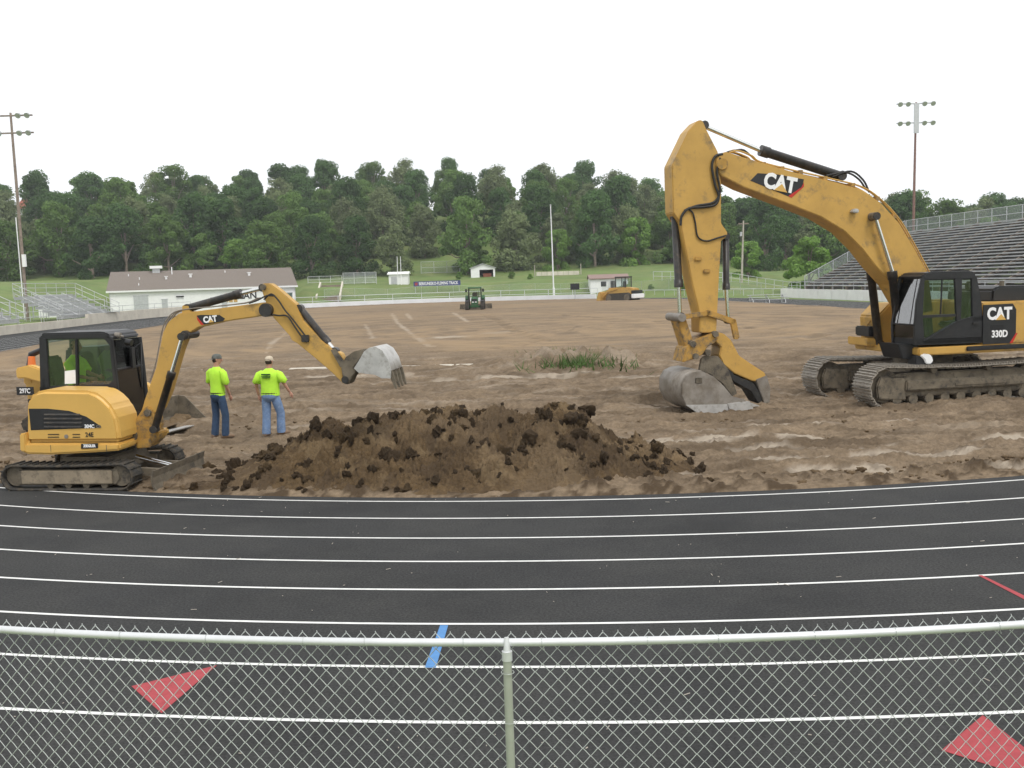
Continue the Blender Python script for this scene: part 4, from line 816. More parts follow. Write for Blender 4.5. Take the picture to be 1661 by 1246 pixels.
for t in (-w2, w2 - .03): MB().plate([(bx0 - .05, .04), (bx0 - .85, .06), (bx0 - .97, .2), (bx0 - .92, .71), (bx0 - .75, .7)], t, t + .03).build('bucket_side', M['muddy'], bkt)
MB().box((bx0 - .16, -w2 - .01, .062), (bx0 + .03, w2 + .01, .085)).build('cutting_edge', M['polish'], bkt, .004)
dm = MB(); 
for k in range(9): dm.tube([(bx0 - .6 + random.uniform(-.15, .2), -w2 * .8 + k * w2 * .2, .05), (bx0 - .5, -w2 * .8 + k * w2 * .2, .22)], [.3, .05], 8)
o = dm.build('soil_in_bucket', M['pile'], bkt); setattr_col(o, 'tone', np.zeros(len(o.data.vertices)), np.full(len(o.data.vertices), .3), np.full(len(o.data.vertices), .3))
# ================================================================== PEOPLE
def loft(mb, rings, n=16, cap=True):     # rings: (x, y, z, rx, ry)
    vs = []
    for x, y, z, rx, ry in rings: vs += [(x + rx * math.cos(2 * math.pi * k / n), y + ry * math.sin(2 * math.pi * k / n), z) for k in range(n)]
    mb.add(vs, [(i * n + k, i * n + (k + 1) % n, (i + 1) * n + (k + 1) % n, (i + 1) * n + k) for i in range(len(rings) - 1) for k in range(n)], True)
    if cap: mb.add(vs[:n], [tuple(range(n - 1, -1, -1))], True); mb.add(vs[-n:], [tuple(range(n))], True)
def skin_body(name, J, E_, R, m, parent, extra=None):
    me = bpy.data.meshes.new(name); me.from_pydata(J, E_, []); me.update(); ob = bpy.data.objects.new(name, me); COL.objects.link(ob)
    sk = ob.modifiers.new('s', 'SKIN'); me.skin_vertices[0].data[0].use_root = True
    for i, r in enumerate(R): me.skin_vertices[0].data[i].radius = (r, r) if not isinstance(r, tuple) else r
    ss = ob.modifiers.new('d', 'SUBSURF'); ss.levels = 2; ss.render_levels = 2
    dg = bpy.context.evaluated_depsgraph_get(); m2 = bpy.data.meshes.new_from_object(ob.evaluated_get(dg)); bpy.data.objects.remove(ob)
    if extra is not None:
        bm = bmesh.new(); bm.from_mesh(m2); t = bpy.data.meshes.new('t'); t.from_pydata(extra.v, [], extra.f); bm.from_mesh(t); bm.to_mesh(m2); bm.free()
    for p in m2.polygons: p.use_smooth = True
    m2.materials.clear(); m2.materials.append(m); o = bpy.data.objects.new(name, m2); COL.objects.link(o); o.parent = parent; return o
def hand(mb, w, d, side):       # palm plus five bent fingers, starting at the wrist w and hanging along d
    w = Vector(w); d = Vector(d).normalized(); s = d.cross(Vector((side, 0, 0))).normalized(); s = Vector((0, 1, 0)) if s.length < .1 else s; c = d.cross(s)
    mb.tube([w, w + d * .045, w + d * .09], [.024, .038, .034], 8)
    for k, L in enumerate((.065, .078, .074, .058)):
        b = w + d * .085 + s * (.026 - .0175 * k); mb.tube([b, b + d * L * .5 + c * .006, b + d * L * .85 + c * .022], [.0095, .009, .007], 6)
    b = w + d * .03 + s * .03; mb.tube([b, b + d * .03 + s * .022, b + d * .06 + s * .026 + c * .01], [.012, .011, .008], 6)
def person(label, loc, rz, hgt, jean, cap_m, arms, legs, head_turn, wide=1., brim_back=True, group=None, seated=False):
    root = thing('person', label, 'person', loc, rz, group); k = hgt / 1.8
    S = lambda p: Vector(p) * k
    lsh, lel, lwr = [S(p) for p in arms[0]]; rsh, rel, rwr = [S(p) for p in arms[1]]
    lh, lk, la, lt = [S(p) for p in legs[0]]; rh, rk, ra, rt_ = [S(p) for p in legs[1]]
    J = [S((0, 0, .98)), S((0, .01, 1.18)), S((0, 0, 1.40)), S((0, 0, 1.53)), S((0, .015, 1.6)), S((0, .03, 1.70)), lsh, lel, lwr, rsh, rel, rwr, lh, lk, la, rh, rk, ra]
    E_ = [(0, 1), (1, 2), (2, 3), (3, 4), (4, 5), (2, 6), (6, 7), (7, 8), (2, 9), (9, 10), (10, 11), (0, 12), (12, 13), (13, 14), (0, 15), (15, 16), (16, 17)]
    R = [r * k for r in (.12, .12, .13, .058, .058, .088, .06, .042, .03, .06, .042, .03, .085, .055, .04, .085, .055, .04)]
    hx = MB(); hand(hx, lwr, lwr - lel, -1); hand(hx, rwr, rwr - rel, 1)
    hc = S((0, .035, 1.70)); ct, st_ = math.cos(head_turn), math.sin(head_turn)
    def hp(x, y, z): return hc + Vector((x * ct + y * st_, -x * st_ + y * ct, z)) * k
    rings = [(-.115, .045, .05), (-.085, .058, .072), (-.04, .07, .088), (.0, .076, .096), (.05, .075, .094), (.09, .058, .075), (.112, .02, .03)]
    vs = []; n = 14
    for z, rx, ry in rings: vs += [hp(rx * math.cos(2 * math.pi * q / n), ry * math.sin(2 * math.pi * q / n), z) for q in range(n)]
    hx.add(vs, [(i * n + q, i * n + (q + 1) % n, (i + 1) * n + (q + 1) % n, (i + 1) * n + q) for i in range(len(rings) - 1) for q in range(n)] + [tuple(range(n)), tuple(range(6 * n, 7 * n))], True)
    hx.tube([hp(0, .088, .02), hp(0, .115, -.022), hp(0, .09, -.036)], [.009, .015, .008], 7)      # nose
    hx.tube([hp(-.024, .083, -.06), hp(0, .09, -.06), hp(.024, .083, -.06)], [.004, .007, .004], 6) # lips
    for s_ in (-1, 1): hx.tube([hp(s_ * .073, -.005, .02), hp(s_ * .088, -.012, .0), hp(s_ * .074, .0, -.03)], [.012, .016, .008], 7)
    body = skin_body('body', J, E_, R, M['skin'], root, hx)
    for s_ in (-1, 1): MB().tube([hp(s_ * .03, .083, .018), hp(s_ * .03, .092, .016)], [.011, .007], 8).build('eye', M['dark'], body)
    hr = MB(); vs = []
    for z, rx, ry in [(-.055, .066, .06), (-.02, .079, .07), (.03, .081, .075), (.05, .08, .08)]: vs += [hp(rx * math.cos(a), -.02 + ry * math.sin(a) * 1.12, z) for a in np.linspace(math.pi * .98, math.pi * 2.02, 10)]
    hr.add(vs, [(i * 10 + q, i * 10 + q + 1, (i + 1) * 10 + q + 1, (i + 1) * 10 + q) for i in range(3) for q in range(9)], True); hr.build('hair', M['hair'], root)
    if cap_m:
        cp = MB(); vs = []; n = 18
        for z, rx, ry in [(.022, .085, .108), (.05, .086, .108), (.085, .08, .098), (.112, .06, .075), (.126, .028, .035), (.128, .004, .004)]: vs += [hp(rx * math.cos(2 * math.pi * q / n), ry * math.sin(2 * math.pi * q / n), z) for q in range(n)]
        cp.add(vs, [(i * n + q, i * n + (q + 1) % n, (i + 1) * n + (q + 1) % n, (i + 1) * n + q) for i in range(5) for q in range(n)], True); cpo = cp.build('cap', cap_m, root)
        s_ = -1 if brim_back else 1; br = []
        for a in np.linspace(-.95, .95, 9): br += [hp(.085 * math.sin(a), s_ * .10 * math.cos(a), .03), hp(.088 * math.sin(a), s_ * (.10 * math.cos(a) + .075 * math.cos(a * 1.3)), .012)]
        MB().add(br, [(2 * i, 2 * i + 1, 2 * i + 3, 2 * i + 2) for i in range(8)], True).build('cap_brim', cap_m, cpo)
    # T-shirt: torso plus sleeves
    sh = MB(); w = wide
    loft(sh, [(x * k, y * k, z * k, rx * k, ry * k) for x, y, z, rx, ry in [(0, 0, .93, .185 * w, .135 * w), (0, 0, .97, .188 * w, .14 * w), (0, .01, 1.1, .18 * w, .135 * w), (0, .01, 1.25, .19 * w, .135 * w), (0, 0, 1.36, .21 * w, .13 * w), (0, 0, 1.43, .215 * w, .118 * w), (0, 0, 1.475, .19 * w, .10), (0, 0, 1.51, .13, .085), (0, .005, 1.55, .07, .066)]], 20)
    for a, b in ((lsh, lel), (rsh, rel)):
        d = b - a; sx1 = 1 if a.x > 0 else -1; sh.tube([a + Vector((-sx1 * .09 * k, 0, .005)), a + Vector((-sx1 * .03 * k, 0, .012 * k)), a + Vector((sx1 * .03 * k, 0, -.03 * k)), a + d * .4 + Vector((sx1 * .012, 0, 0)), a + d * .8 + Vector((sx1 * .012, 0, 0)), a + d * .86], [.05 * k, .066 * k, .076 * k * w, .08 * k * w, .084 * k * w, .06 * k], 14)
    sho = sh.build('shirt', M['shirt'], root)
    je = MB()
    loft(je, [(x * k, y * k, z * k, rx * k, ry * k) for x, y, z, rx, ry in [(0, -.005, .8, .12 * w, .09 * w), (0, -.01, .85, .155 * w, .12 * w), (0, -.02, .9, .168 * w, .14 * w), (0, -.005, .98, .172 * w, .13 * w), (0, 0, 1.02, .165 * w, .122 * w)]], 18)
    for a, b, c in ((lh, lk, la), (rh, rk, ra)):
        je.tube([a + Vector((0, 0, .05)), a, a.lerp(b, .5), b, b.lerp(c, .5), c + Vector((0, 0, .02)), c + Vector((0, 0, -.03))], [.05 * k, .09 * k * w, .09 * k * w, .08 * k * w, .08 * k * w, .084 * k * w, .08 * k * w], 14)
    if not seated: 
        o = je.build('jeans', jean, root); MB().tube([Vector((.172 * w * k * math.cos(a), .13 * w * k * math.sin(a), .985 * k)) for a in np.linspace(0, 6.283, 25)], .016 * k, 6).build('belt', M['hair'], o)
    else: je.build('jeans', jean, root)
    for a, t in ((la, lt), (ra, rt_)):
        d = Vector((t.x - a.x, t.y - a.y, 0)).normalized(); bo = MB(); z0 = min(a.z, t.z + .06) - .085 * k
        bo.tube([Vector((a.x, a.y, z0 + .10)) - d * .02, Vector((a.x, a.y, z0 + .045)) - d * .035], [.055 * k, .05 * k], 10)
        bo.tube([Vector((a.x, a.y, z0 + .04)) - d * .085, Vector((a.x, a.y, z0 + .045)) - d * .03, Vector((a.x, a.y, z0 + .045)) + d * .1, Vector((a.x, a.y, z0 + .035)) + d * .19], [.035, .05, .05, .03], 10)
        bo.build('boot', M['boot'], root)
    return root, hp
def dirt_h(x, y):
    i = int(np.clip(np.searchsorted(rows, y), 1, len(rows) - 1)); j = int(np.clip(round((x / min(rows[i] * .68 + 4, 40) + 1) / 2 * (sv.size - 1)), 0, sv.size - 1)); return float(Z_DIRT[max(0, i - 3):i + 4, max(0, j - 3):j + 4].mean())
p1 = gp(358, 716); p2 = gp(443, 716)
r1, _ = person('man in yellow-green shirt, dark jeans and backwards grey cap, standing left', (p1.x, p1.y, dirt_h(p1.x, p1.y) + .01), math.radians(-34), 1.83, M['jean1'], M['capg'],
 [[(-.2, 0, 1.44), (-.26, .02, 1.16), (-.2, .14, .94)], [(.2, 0, 1.44), (.25, .03, 1.15), (.2, .16, .92)]],
 [[(-.1, 0, .92), (-.12, .02, .5), (-.13, -.03, .09), (-.14, .2, .03)], [(.1, 0, .92), (.14, .06, .5), (.15, .02, .09), (.28, .16, .03)]], math.radians(42), .98)
r2, _ = person('stocky man in yellow-green shirt, pale jeans and tan cap, right of the other man', (p2.x, p2.y, dirt_h(p2.x, p2.y) + .01), math.radians(-12), 1.72, M['jean2'], M['capt'],
 [[(-.215, 0, 1.43), (-.33, -.02, 1.17), (-.31, .05, .92)], [(.215, 0, 1.43), (.34, .02, 1.2), (.42, .12, .99)]],
 [[(-.1, 0, .92), (-.12, .0, .5), (-.12, -.06, .09), (-.12, .18, .03)], [(.1, 0, .92), (.17, .12, .52), (.17, .1, .1), (.32, .2, .04)]], math.radians(10), 1.18, brim_back=False)
for j, (z, w_) in enumerate(((1.36, .105), (1.325, .11), (1.29, .095))):      # illegible lines of print on the back
    for q in range(9):
        x0 = -w_ + q * w_ * 2 / 9; MB().box((x0, -.172, z - .008 - .006 * (j == 0)), (x0 + w_ * .16, -.150, z + .008 + .006 * (j == 0))).build('shirt_print', M['green'], r2)
# seated operator in the mini excavator
os_ = MX.o + MX.u * (sx_ + .1) + MX.n * .3
r3, _ = person('operator in yellow-green shirt seated inside the mini excavator cab', (os_.x, os_.y, sz_ - .78), MX.rz - math.pi / 2, 1.75, M['jean1'], None,
 [[(-.2, 0, 1.42), (-.24, .1, 1.18), (-.18, .34, 1.12)], [(.2, 0, 1.42), (.24, .1, 1.18), (.18, .36, 1.12)]],
 [[(-.1, 0, .95), (-.14, .4, .95), (-.14, .45, .56), (-.14, .6, .5)], [(.1, 0, .95), (.14, .4, .95), (.14, .45, .56), (.14, .6, .5)]], 0., 1.05, seated=True)

# ================================================================== FAR TRACTOR AND CRAWLER
def wheel(par, c, r, w, m_t, m_r):
    t = MB(); x, y, z = c
    t.tube([(x, y - w / 2, z), (x, y - w / 2, z)], .01, 24) if False else None
    pts = [(-.5, .62), (-.5, .9), (-.42, 1.), (.42, 1.), (.5, .9), (.5, .62)]; n = 26; vs = []
    for a, rr in pts: vs += [(x + rr * r * math.cos(2 * math.pi * k / n), y + a * w, z + rr * r * math.sin(2 * math.pi * k / n)) for k in range(n)]
    t.add(vs, [(i * n + k, i * n + (k + 1) % n, (i + 1) * n + (k + 1) % n, (i + 1) * n + k) for i in range(5) for k in range(n)], True)
    o = t.build('wheel', m_t, par)
    for k in range(18):
        a = 2 * math.pi * k / 18; p = Vector((x + r * math.cos(a), y, z + r * math.sin(a))); d = Vector((math.cos(a), 0, math.sin(a))) * .04; e = Vector((-math.sin(a), 0, math.cos(a))) * .035
        MB().prism([p - e + Vector((0, -w * .45, 0)), p + e + Vector((0, -w * .45, 0)), p + e * 1.5 + Vector((0, w * .45, 0)), p - e * .5 + Vector((0, w * .45, 0))], d).build('tread_bar', m_t, o)
    MB().cyl((x, y - w * .3, z), (x, y + w * .3, z), r * .62, 20).build('rim', m_r, o); return o
tp = gp(771, 505.5)
trc = thing('tractor', 'green farm tractor with a grading box driving toward the camera', 'tractor', (tp.x, tp.y, 0), math.radians(-90))
for y in (-.88, .88):
    wheel(trc, (-1.1, y, .85), .85, .5, M['rubber'], M['gold']); wheel(trc, (1.35, y * .98, .62), .62, .42, M['rubber'], M['gold'])
    MB().plate([(-2.0, 1.35), (-1.7, 1.75), (-.9, 1.85), (-.3, 1.5), (-.3, 1.4), (-.9, 1.72), (-1.6, 1.65), (-1.9, 1.3)], y - .25, y + .25).build('rear_mudguard', M['green'], trc, .02)
    MB().plate([(.8, 1.2), (1.0, 1.33), (1.6, 1.33), (1.85, 1.2), (1.6, 1.28), (1.0, 1.28)], y * .98 - .2, y * .98 + .2).build('front_mudguard', M['black'], trc)
hd = MB().plate([(-.3, .85), (-.3, 1.75), (1.5, 1.6), (1.85, 1.4), (1.9, .85)], -.38, .38).build('bonnet', M['green'], trc, .06)
MB().box((1.88, -.28, 1.2), (1.93, .28, 1.5)).build('grille', M['dark'], hd); 
for y in (-.17, .17): MB().box((1.9, y - .1, 1.08), (1.95, y + .1, 1.18)).build('headlight', M['lite'], hd)
MB().box((1.3, -.75, .5), (1.5, .75, .72)).build('front_axle', M['green'], trc, .03); MB().box((1.7, -.42, .55), (2.05, .42, .82)).build('front_weight', M['green'], trc, .04)
cbt = MB().plate([(-1.7, 2.62), (-1.75, 2.78), (.05, 2.82), (.15, 2.66)], -.8, .8).build('cab_roof', M['green'], trc, .05)
for y in (-.72, .72):
    for x0, x1 in ((-1.6, -1.6), (-.05, .05)): MB().tube([(x0, y, 1.5), (x1, y * .98, 2.65)], .05, 8).build('cab_pillar', M['black'], trc)
    MB().plate([(-1.55, 1.55), (-1.55, 2.62), (-.02, 2.62), (0, 1.2)], y - .01, y + .01).build('side_window', M['glass'], trc)
    MB().box((.0, y * 1.35 - .12, 2.25), (.06, y * 1.35 + .12, 2.6)).build('mirror', M['black'], trc, .02)
MB().prism([(.03, -.7, 1.6), (.03, .7, 1.6), (.06, .7, 2.64), (.06, -.7, 2.64)], (-.01, 0, 0)).build('windscreen', M['glass'], trc)
MB().plate([(-1.2, 1.3), (-1.2, 1.9), (-1.05, 2.2), (-.95, 2.2), (-.8, 1.45), (-.4, 1.4)], -.3, .3).build('seat', M['interior'], trc, .05)
MB().tube([(.9, .5, 1.6), (.9, .5, 2.3)], .05, 10).build('exhaust_stack', M['black'], trc)
bx = MB().plate([(-3.2, .05), (-3.25, .8), (-3.1, .82), (-3.05, .05)], -1.9, 1.9).build('grading_box', M['muddy'], trc, .02)
for y in (-1.9, 1.86): MB().plate([(-3.2, .05), (-3.2, .75), (-2.5, .6), (-2.3, .05)], y, y + .04).build('box_side', M['muddy'], bx)
dzp = gp(1010, 489.5)
dz = thing('crawler_loader', 'small yellow crawler loader parked in front of the white hut', 'crawler loader', (dzp.x, dzp.y, 0), math.radians(142)); dz.scale = (1.3, 1.3, 1.36)
for t in (-.85, .85):
    q = MB().plate([(-1.6, .15), (-1.3, .0), (1.2, .0), (1.6, .3), (1.3, .85), (-1.3, .95), (-1.65, .6)], t - .22, t + .22).build('track', M['rubber'], dz, .08)
    for k in range(9): MB().box((-1.3 + k * .3, t - .24, -.02), (-1.2 + k * .3, t + .24, .04)).build('track_shoe', M['shoe'], q)
    for xx in (-1.15, 1.1): MB().cyl((xx, t - .24, .45), (xx, t + .24, .45), .34, 16).build('track_wheel', M['muddy'], q)
    MB().plate([(.2, 1.3), (.3, 1.5), (1.6, 1.2), (2.2, .5), (2.05, .4), (1.4, 1.0)], t * .75 - .08, t * .75 + .08).build('lift_arm', M['yel'], dz, .02)
MB().plate([(-1.7, .6), (-1.75, 1.35), (-.6, 1.5), (1.4, 1.45), (1.45, .6)], -.62, .62).build('body', M['yel'], dz, .06)
MB().box((-2.1, -1.05, .35), (-1.7, 1.05, .8)).build('rear_bumper', M['white'], dz, .05)
MB().box((-2.0, -.9, .82), (-1.6, .9, 1.15)).build('ripper_housing', M['black'], dz, .04)
MB().box((-.85, -.72, 2.45), (.55, .72, 2.58)).build('cab_roof', M['black'], dz, .04)
for xx in (-.75, .45):
    for yy in (-.62, .62): MB().tube([(xx, yy, 1.45), (xx, yy, 2.47)], .05, 8).build('cab_pillar', M['black'], dz)
MB().plate([(-.7, 1.5), (-.7, 2.4), (.4, 2.4), (.4, 1.5)], -.6, -.59).build('side_window', M['glass'], dz); MB().plate([(-.7, 1.5), (-.7, 2.4), (.4, 2.4), (.4, 1.5)], .59, .6).build('side_window', M['glass'], dz)
MB().box((-.4, -.25, 1.45), (-.2, .25, 2.1)).build('seat', M['interior'], dz, .05)
MB().plate([(2.1, .1), (2.05, 1.0), (2.2, 1.1), (2.4, .9), (2.7, .05)], -1.15, 1.15).build('bucket', M['yel'], dz, .04)

# ================================================================== BUILDINGS, SIGNS, POLES
def pole_rail(root, pts, hts, r=.03, post_every=1, m=M['alum'], pr=.03, rails=True):
    P_ = [Vector(p) for p in pts]
    for i in range(0, len(P_), post_every): MB().tube([P_[i], P_[i] + Vector((0, 0, max(hts)))], pr, 6).build('post', m, root)
    for h_ in hts: MB().tube([p + Vector((0, 0, h_)) for p in P_], r, 6).build('rail', m, root)
def subdiv(a, b, step):
    a, b = Vector(a), Vector(b); n = max(1, int((b - a).length / step)); return [a.lerp(b, i / n) for i in range(n + 1)]
# long white clubhouse
La, Ra = atd(172, 474, 157), atd(483, 464, 166); ez = 3.7; La.z = Ra.z = 0
u_ = (Ra - La).normalized(); v_ = Vector((-u_.y, u_.x, 0)); Lb = (Ra - La).length; wdp = 11.
club = thing('clubhouse', 'long white clubhouse with a wide brown shingle roof at the far left', 'building', La, math.atan2(u_.y, u_.x))
wl_ = MB(); gz = .0
def wall(name, a, b, z0, z1, m, th=.2):
    a, b = Vector(a), Vector(b); d = (b - a).normalized(); n = Vector((-d.y, d.x, 0)) * th
    return MB().prism([a + Vector((0, 0, z0)), b + Vector((0, 0, z0)), b + n + Vector((0, 0, z0)), a + n + Vector((0, 0, z0))], (0, 0, z1 - z0)).build(name, m, club)
w0 = wall('wall', (.4, .4, 0), (Lb - .4, .4, 0), -.3, ez - .05, M['white'])
wall('wall', (Lb - .4, .4, 0), (Lb - .4, wdp * 2 - .4, 0), -.3, ez - .05, M['white'])
MB().prism([(.4, .4, -.3), (.4, 2 * wdp - .4, -.3), (.4, 2 * wdp - .4, ez), (.4, wdp, 6.75), (.4, .4, ez)], (.2, 0, 0)).build('gable', M['white'], club)
MB().prism([(Lb - .4, .6, ez), (Lb - .4, 2 * wdp - .6, ez), (Lb - .4, wdp, 6.7)], (-.2, 0, 0)).build('gable', M['white'], club)
for s_ in (0, 1):
    y0 = 0 if s_ == 0 else 2 * wdp
    rf = MB().prism([(0, y0, ez), (Lb, y0, ez), (Lb, wdp, 6.95), (0, wdp, 6.95)], (0, 0, .12)).build('roof', M['roof'], club)
    if s_ == 0:
        MB().box((-.02, -.06, ez - .16), (Lb + .02, -.01, ez + .12)).build('gutter', M['white'], rf)
        for k in range(10): MB().box((.05 + k * Lb / 10, -.008, 0), (.05 + k * Lb / 10, -.008, 0)) 
        for k in range(15):      # shingle courses
            t = (k + .5) / 15; MB().prism([(.02, wdp * t, ez + (6.95 - ez) * t + .12), (Lb - .02, wdp * t, ez + (6.95 - ez) * t + .12), (Lb - .02, wdp * t + .02, ez + (6.95 - ez) * t + .145), (.02, wdp * t + .02, ez + (6.95 - ez) * t + .145)], (0, .02, .0)).build('shingle_course', M['roof'], rf)
        def onroof(fx_, t): return (Lb * fx_, wdp * t, ez + (6.95 - ez) * t + .12)
        for fx_, t, sz in ((.30, .55, .45), (.43, .62, .55), (.75, .62, .55)):
            x, y, z = onroof(fx_, t); o = MB(); o.box((x - sz * .35, y - .3, z - .2), (x + sz * .35, y + .3, z + sz * .7)); vo = o.build('roof_vent', M['white'], rf); MB().box((x - sz * .6, y - .4, z + sz * .7), (x + sz * .6, y + .4, z + sz * .95)).build('vent_cap', M['white'], vo)
        x, y, z = onroof(.245, .93); vo = MB().box((x - .6, y - .5, z - .2), (x + .6, y + .5, z + .6)).build('exhaust_fan', M['alum'], rf); MB().box((x - 1.0, y - .8, z + .6), (x + 1.0, y + .8, z + 1.05)).build('fan_hood', M['white'], vo)
        x, y, z = onroof(.33, .8); MB().tube([(x, y, z - .1), (x, y, z + 1.2)], .09, 8).build('pipe', M['white'], rf)
        for fx_, t in ((.16, .55), (.16, .25), (.62, .8), (.1, .75)): x, y, z = onroof(fx_, t); MB().box((x - .07, y - .07, z - .1), (x + .07, y + .07, z + .35)).build('pipe', M['white'], rf)
for fx_, wd_, z0, z1, m_, nm in ((.17, 2.2, .3, 2.9, 'alum', 'shutter'), (.29, .9, .2, 2.2, 'alum', 'door'), (.37, .9, .2, 2.2, 'white', 'door'), (.545, .9, .2, 2.2, 'white', 'door'), (.60, .9, .2, 2.6, 'alum', 'door'), (.95, 1.1, 1.6, 2.6, 'glassd', 'window')):
    d_o = MB().box((Lb * fx_ - wd_ / 2, .33, z0), (Lb * fx_ + wd_ / 2, .37, z1)).build(nm, M[m_], club, .0)
    f_ = MB()
    f_.box((Lb * fx_ - wd_ / 2 - .1, .30, z1), (Lb * fx_ + wd_ / 2 + .1, .36, z1 + .1)); f_.build('door_head', M['alum'], d_o)
MB().box((Lb * .35, .28, 2.5), (Lb * .39, .36, 2.7)).build('sign', M['dark'], club)
pc_ = atd(388, 482, 167); text('LLAN', 1.5, M['dark'], club, 'lettering', .03, (Lb * .715, .36, 2.35), (1, 0, 0), (0, 0, 1), 1.0)
for dx in (0, .75, 1.5): MB().plate([(Lb * .60 + dx, 1.4), (Lb * .60 + dx, 2.75), (Lb * .60 + dx + .5, 2.9), (Lb * .60 + dx + .6, 1.4)], .34, .38).build('emblem', M['gold'], club)
def shed(label, px0, px1, D, ztop_row, zrow_eave, zrow_base, depth, roofm, name='shed', gable_front=False, open_front=False):
    a = atd(px0, zrow_base, D); b = atd(px1, zrow_base, D); z0 = min(th(a.x, D), th(b.x, D)); ez_ = atd(px0, zrow_eave, D).z - z0; rz_ = atd((px0 + px1) / 2, ztop_row, D).z - z0; w = b.x - a.x
    r = thing(name, label, 'shed', (a.x, D, z0)); 
    if gable_front:
        if not open_front: MB().prism([(0, 0, -.4), (w, 0, -.4), (w, 0, ez_), (w / 2, 0, rz_), (0, 0, ez_)], (0, .15, 0)).build('wall', M['white'], r)
        else:
            MB().prism([(0, 0, -.4), (w * .36, 0, -.4), (w * .36, 0, ez_ * .85), (w * .93, 0, ez_ * .85), (w * .93, 0, -.4), (w, 0, -.4), (w, 0, ez_), (w / 2, 0, rz_), (0, 0, ez_)], (0, .15, 0)).build('wall', M['white'], r)
            MB().box((.1, depth - .2, -.4), (w - .1, depth - .1, ez_)).build('wall', M['dark'], r)
            MB().box((w * .5, .8, -.2), (w * .85, 1.8, ez_ * .45)).build('stored_cart', M['roofred'], r, .05)
        for x in (0, w - .15): MB().box((x, .15, -.4), (x + .15, depth, ez_)).build('wall', M['white'], r)
        for s_ in (-1, 1): MB().prism([(w / 2, -.25, rz_ + .08), (w / 2 + s_ * (w / 2 + .25), -.25, ez_ - .02), (w / 2 + s_ * (w / 2 + .25), -.25, ez_ + .1), (w / 2, -.25, rz_ + .2)], (0, depth + .5, 0)).build('roof', roofm, r)
    else:
        MB().box((0, 0, -.4), (w, .15, ez_)).build('wall', M['white'], r)
        for x in (0, w - .15): MB().prism([(x, .15, -.4), (x, depth, -.4), (x, depth, ez_), (x, depth / 2, rz_), (x, .15, ez_)], (.15, 0, 0)).build('wall', M['white'], r)
        MB().prism([(-.25, -.3, ez_ - .05), (-.25, depth / 2, rz_), (-.25, depth / 2, rz_ + .15), (-.25, -.3, ez_ + .1)], (w + .5, 0, 0)).build('roof', roofm, r)
        MB().prism([(-.25, depth + .3, ez_ - .05), (-.25, depth / 2, rz_), (-.25, depth / 2, rz_ + .15), (-.25, depth + .3, ez_ + .1)], (w + .5, 0, 0)).build('roof', roofm, r)
    return r, w, ez_
hb = hit(985, 478); s1, w1, e1_ = shed('white hut with reddish roof, window and open door near the far track', 958, 1019, 172, 446, 453, 477.5, 4.5, M['roof2'], 'hut')
wn = MB().box((w1 * .28, -.03, e1_ * .5), (w1 * .42, .0, e1_ * .82)).build('window', M['dark'], s1); MB().box((w1 * .27, -.05, e1_ * .46), (w1 * .43, -.02, e1_ * .5)).build('sill', M['white'], wn)
MB().box((w1 * .52, -.03, .0), (w1 * .66, .0, e1_ * .86)).build('door', M['dark'], s1); MB().box((w1 * .51, -.5, 0), (w1 * .525, -.02, e1_ * .84)).build('door_leaf', M['white'], s1)
shed('small white open-fronted shed at the foot of the wood', 764, 803, 205, 429, 436, 450, 5, M['alum'], 'open_shed', True, True)
s3, w3, e3 = shed('plain white storage shed with low slanting roof left of the banner', 631, 662, 192, 442, 445.5, 461, 3.2, M['white'], 'storage_shed')
MB().box((w3 * .12, -.03, 0), (w3 * .42, 0, e3 * .75)).build('door', M['alum'], s3)
# banner on posts
ba, bb_ = atd(671, 465, 183), atd(747, 461, 183); zb0 = atd(671, 465, 183).z; bw = bb_.x - ba.x; zg = th((ba.x + bb_.x) / 2, 183)
ban = thing('banner_sign', 'long navy banner sign with white track name on the grass bank', 'sign', (ba.x, 183, zg)); hb_ = atd(671, 457, 183).z - zb0; z0 = zb0 - zg
MB().prism([(0, 0, z0), (bw, 0, z0 + .03), (bw, 0, z0 + hb_), (0, 0, z0 + hb_)], (0, .06, 0)).build('panel', M['navy'], ban)
text('BERKUNESKO-FLEMING TRACK', .78, M['white'], ban, 'lettering', .02, (bw * .53, -.01, z0 + hb_ / 2), (1, 0, 0), (0, 0, 1), .66)
MB().box((.25, -.012, z0 + .2), (.75, -.004, z0 + hb_ - .2)).build('emblem', M['redmark'], ban)
for x in (.3, bw / 2, bw - .3): MB().tube([(x, .1, -.6), (x, .1, z0 + hb_)], .05, 6).build('post', M['alum'], ban)
def pole(name, label, cat, top, base_px, D, r, m, lean=True, group=None):
    a = atd(*base_px, D); z0 = th(a.x, D); t = atd(*top, D); root = thing(name, label, cat, (a.x, D, z0), 0, group)
    MB().tube([(0, 0, -.5), ((t.x - a.x) * .5, 0, (t.z - z0) * .5), (t.x - a.x, 0, t.z - z0)], [r, r * .85, r * .6], 10).build('pole', m, root); return root, Vector((t.x - a.x, 0, t.z - z0))
pl, tt = pole('light_pole', 'tall brown floodlight pole by the left bleachers', 'light pole', (17, 183), (42, 486), 112, .2, M['wood'])
for z in (-.4, -2.3):
    MB().box((tt.x - 2.6, -.1, tt.z + z), (tt.x + 2.4, .1, tt.z + z + .15)).build('crossarm', M['wood'], pl)
    for x in (-2.2, -1.3, 1.0, 2.0):
        l_ = MB().tube([(tt.x + x, -.1, tt.z + z + .2), (tt.x + x, -.5, tt.z + z - .05)], [.16, .32], 12).build('floodlight', M['alum'], pl)
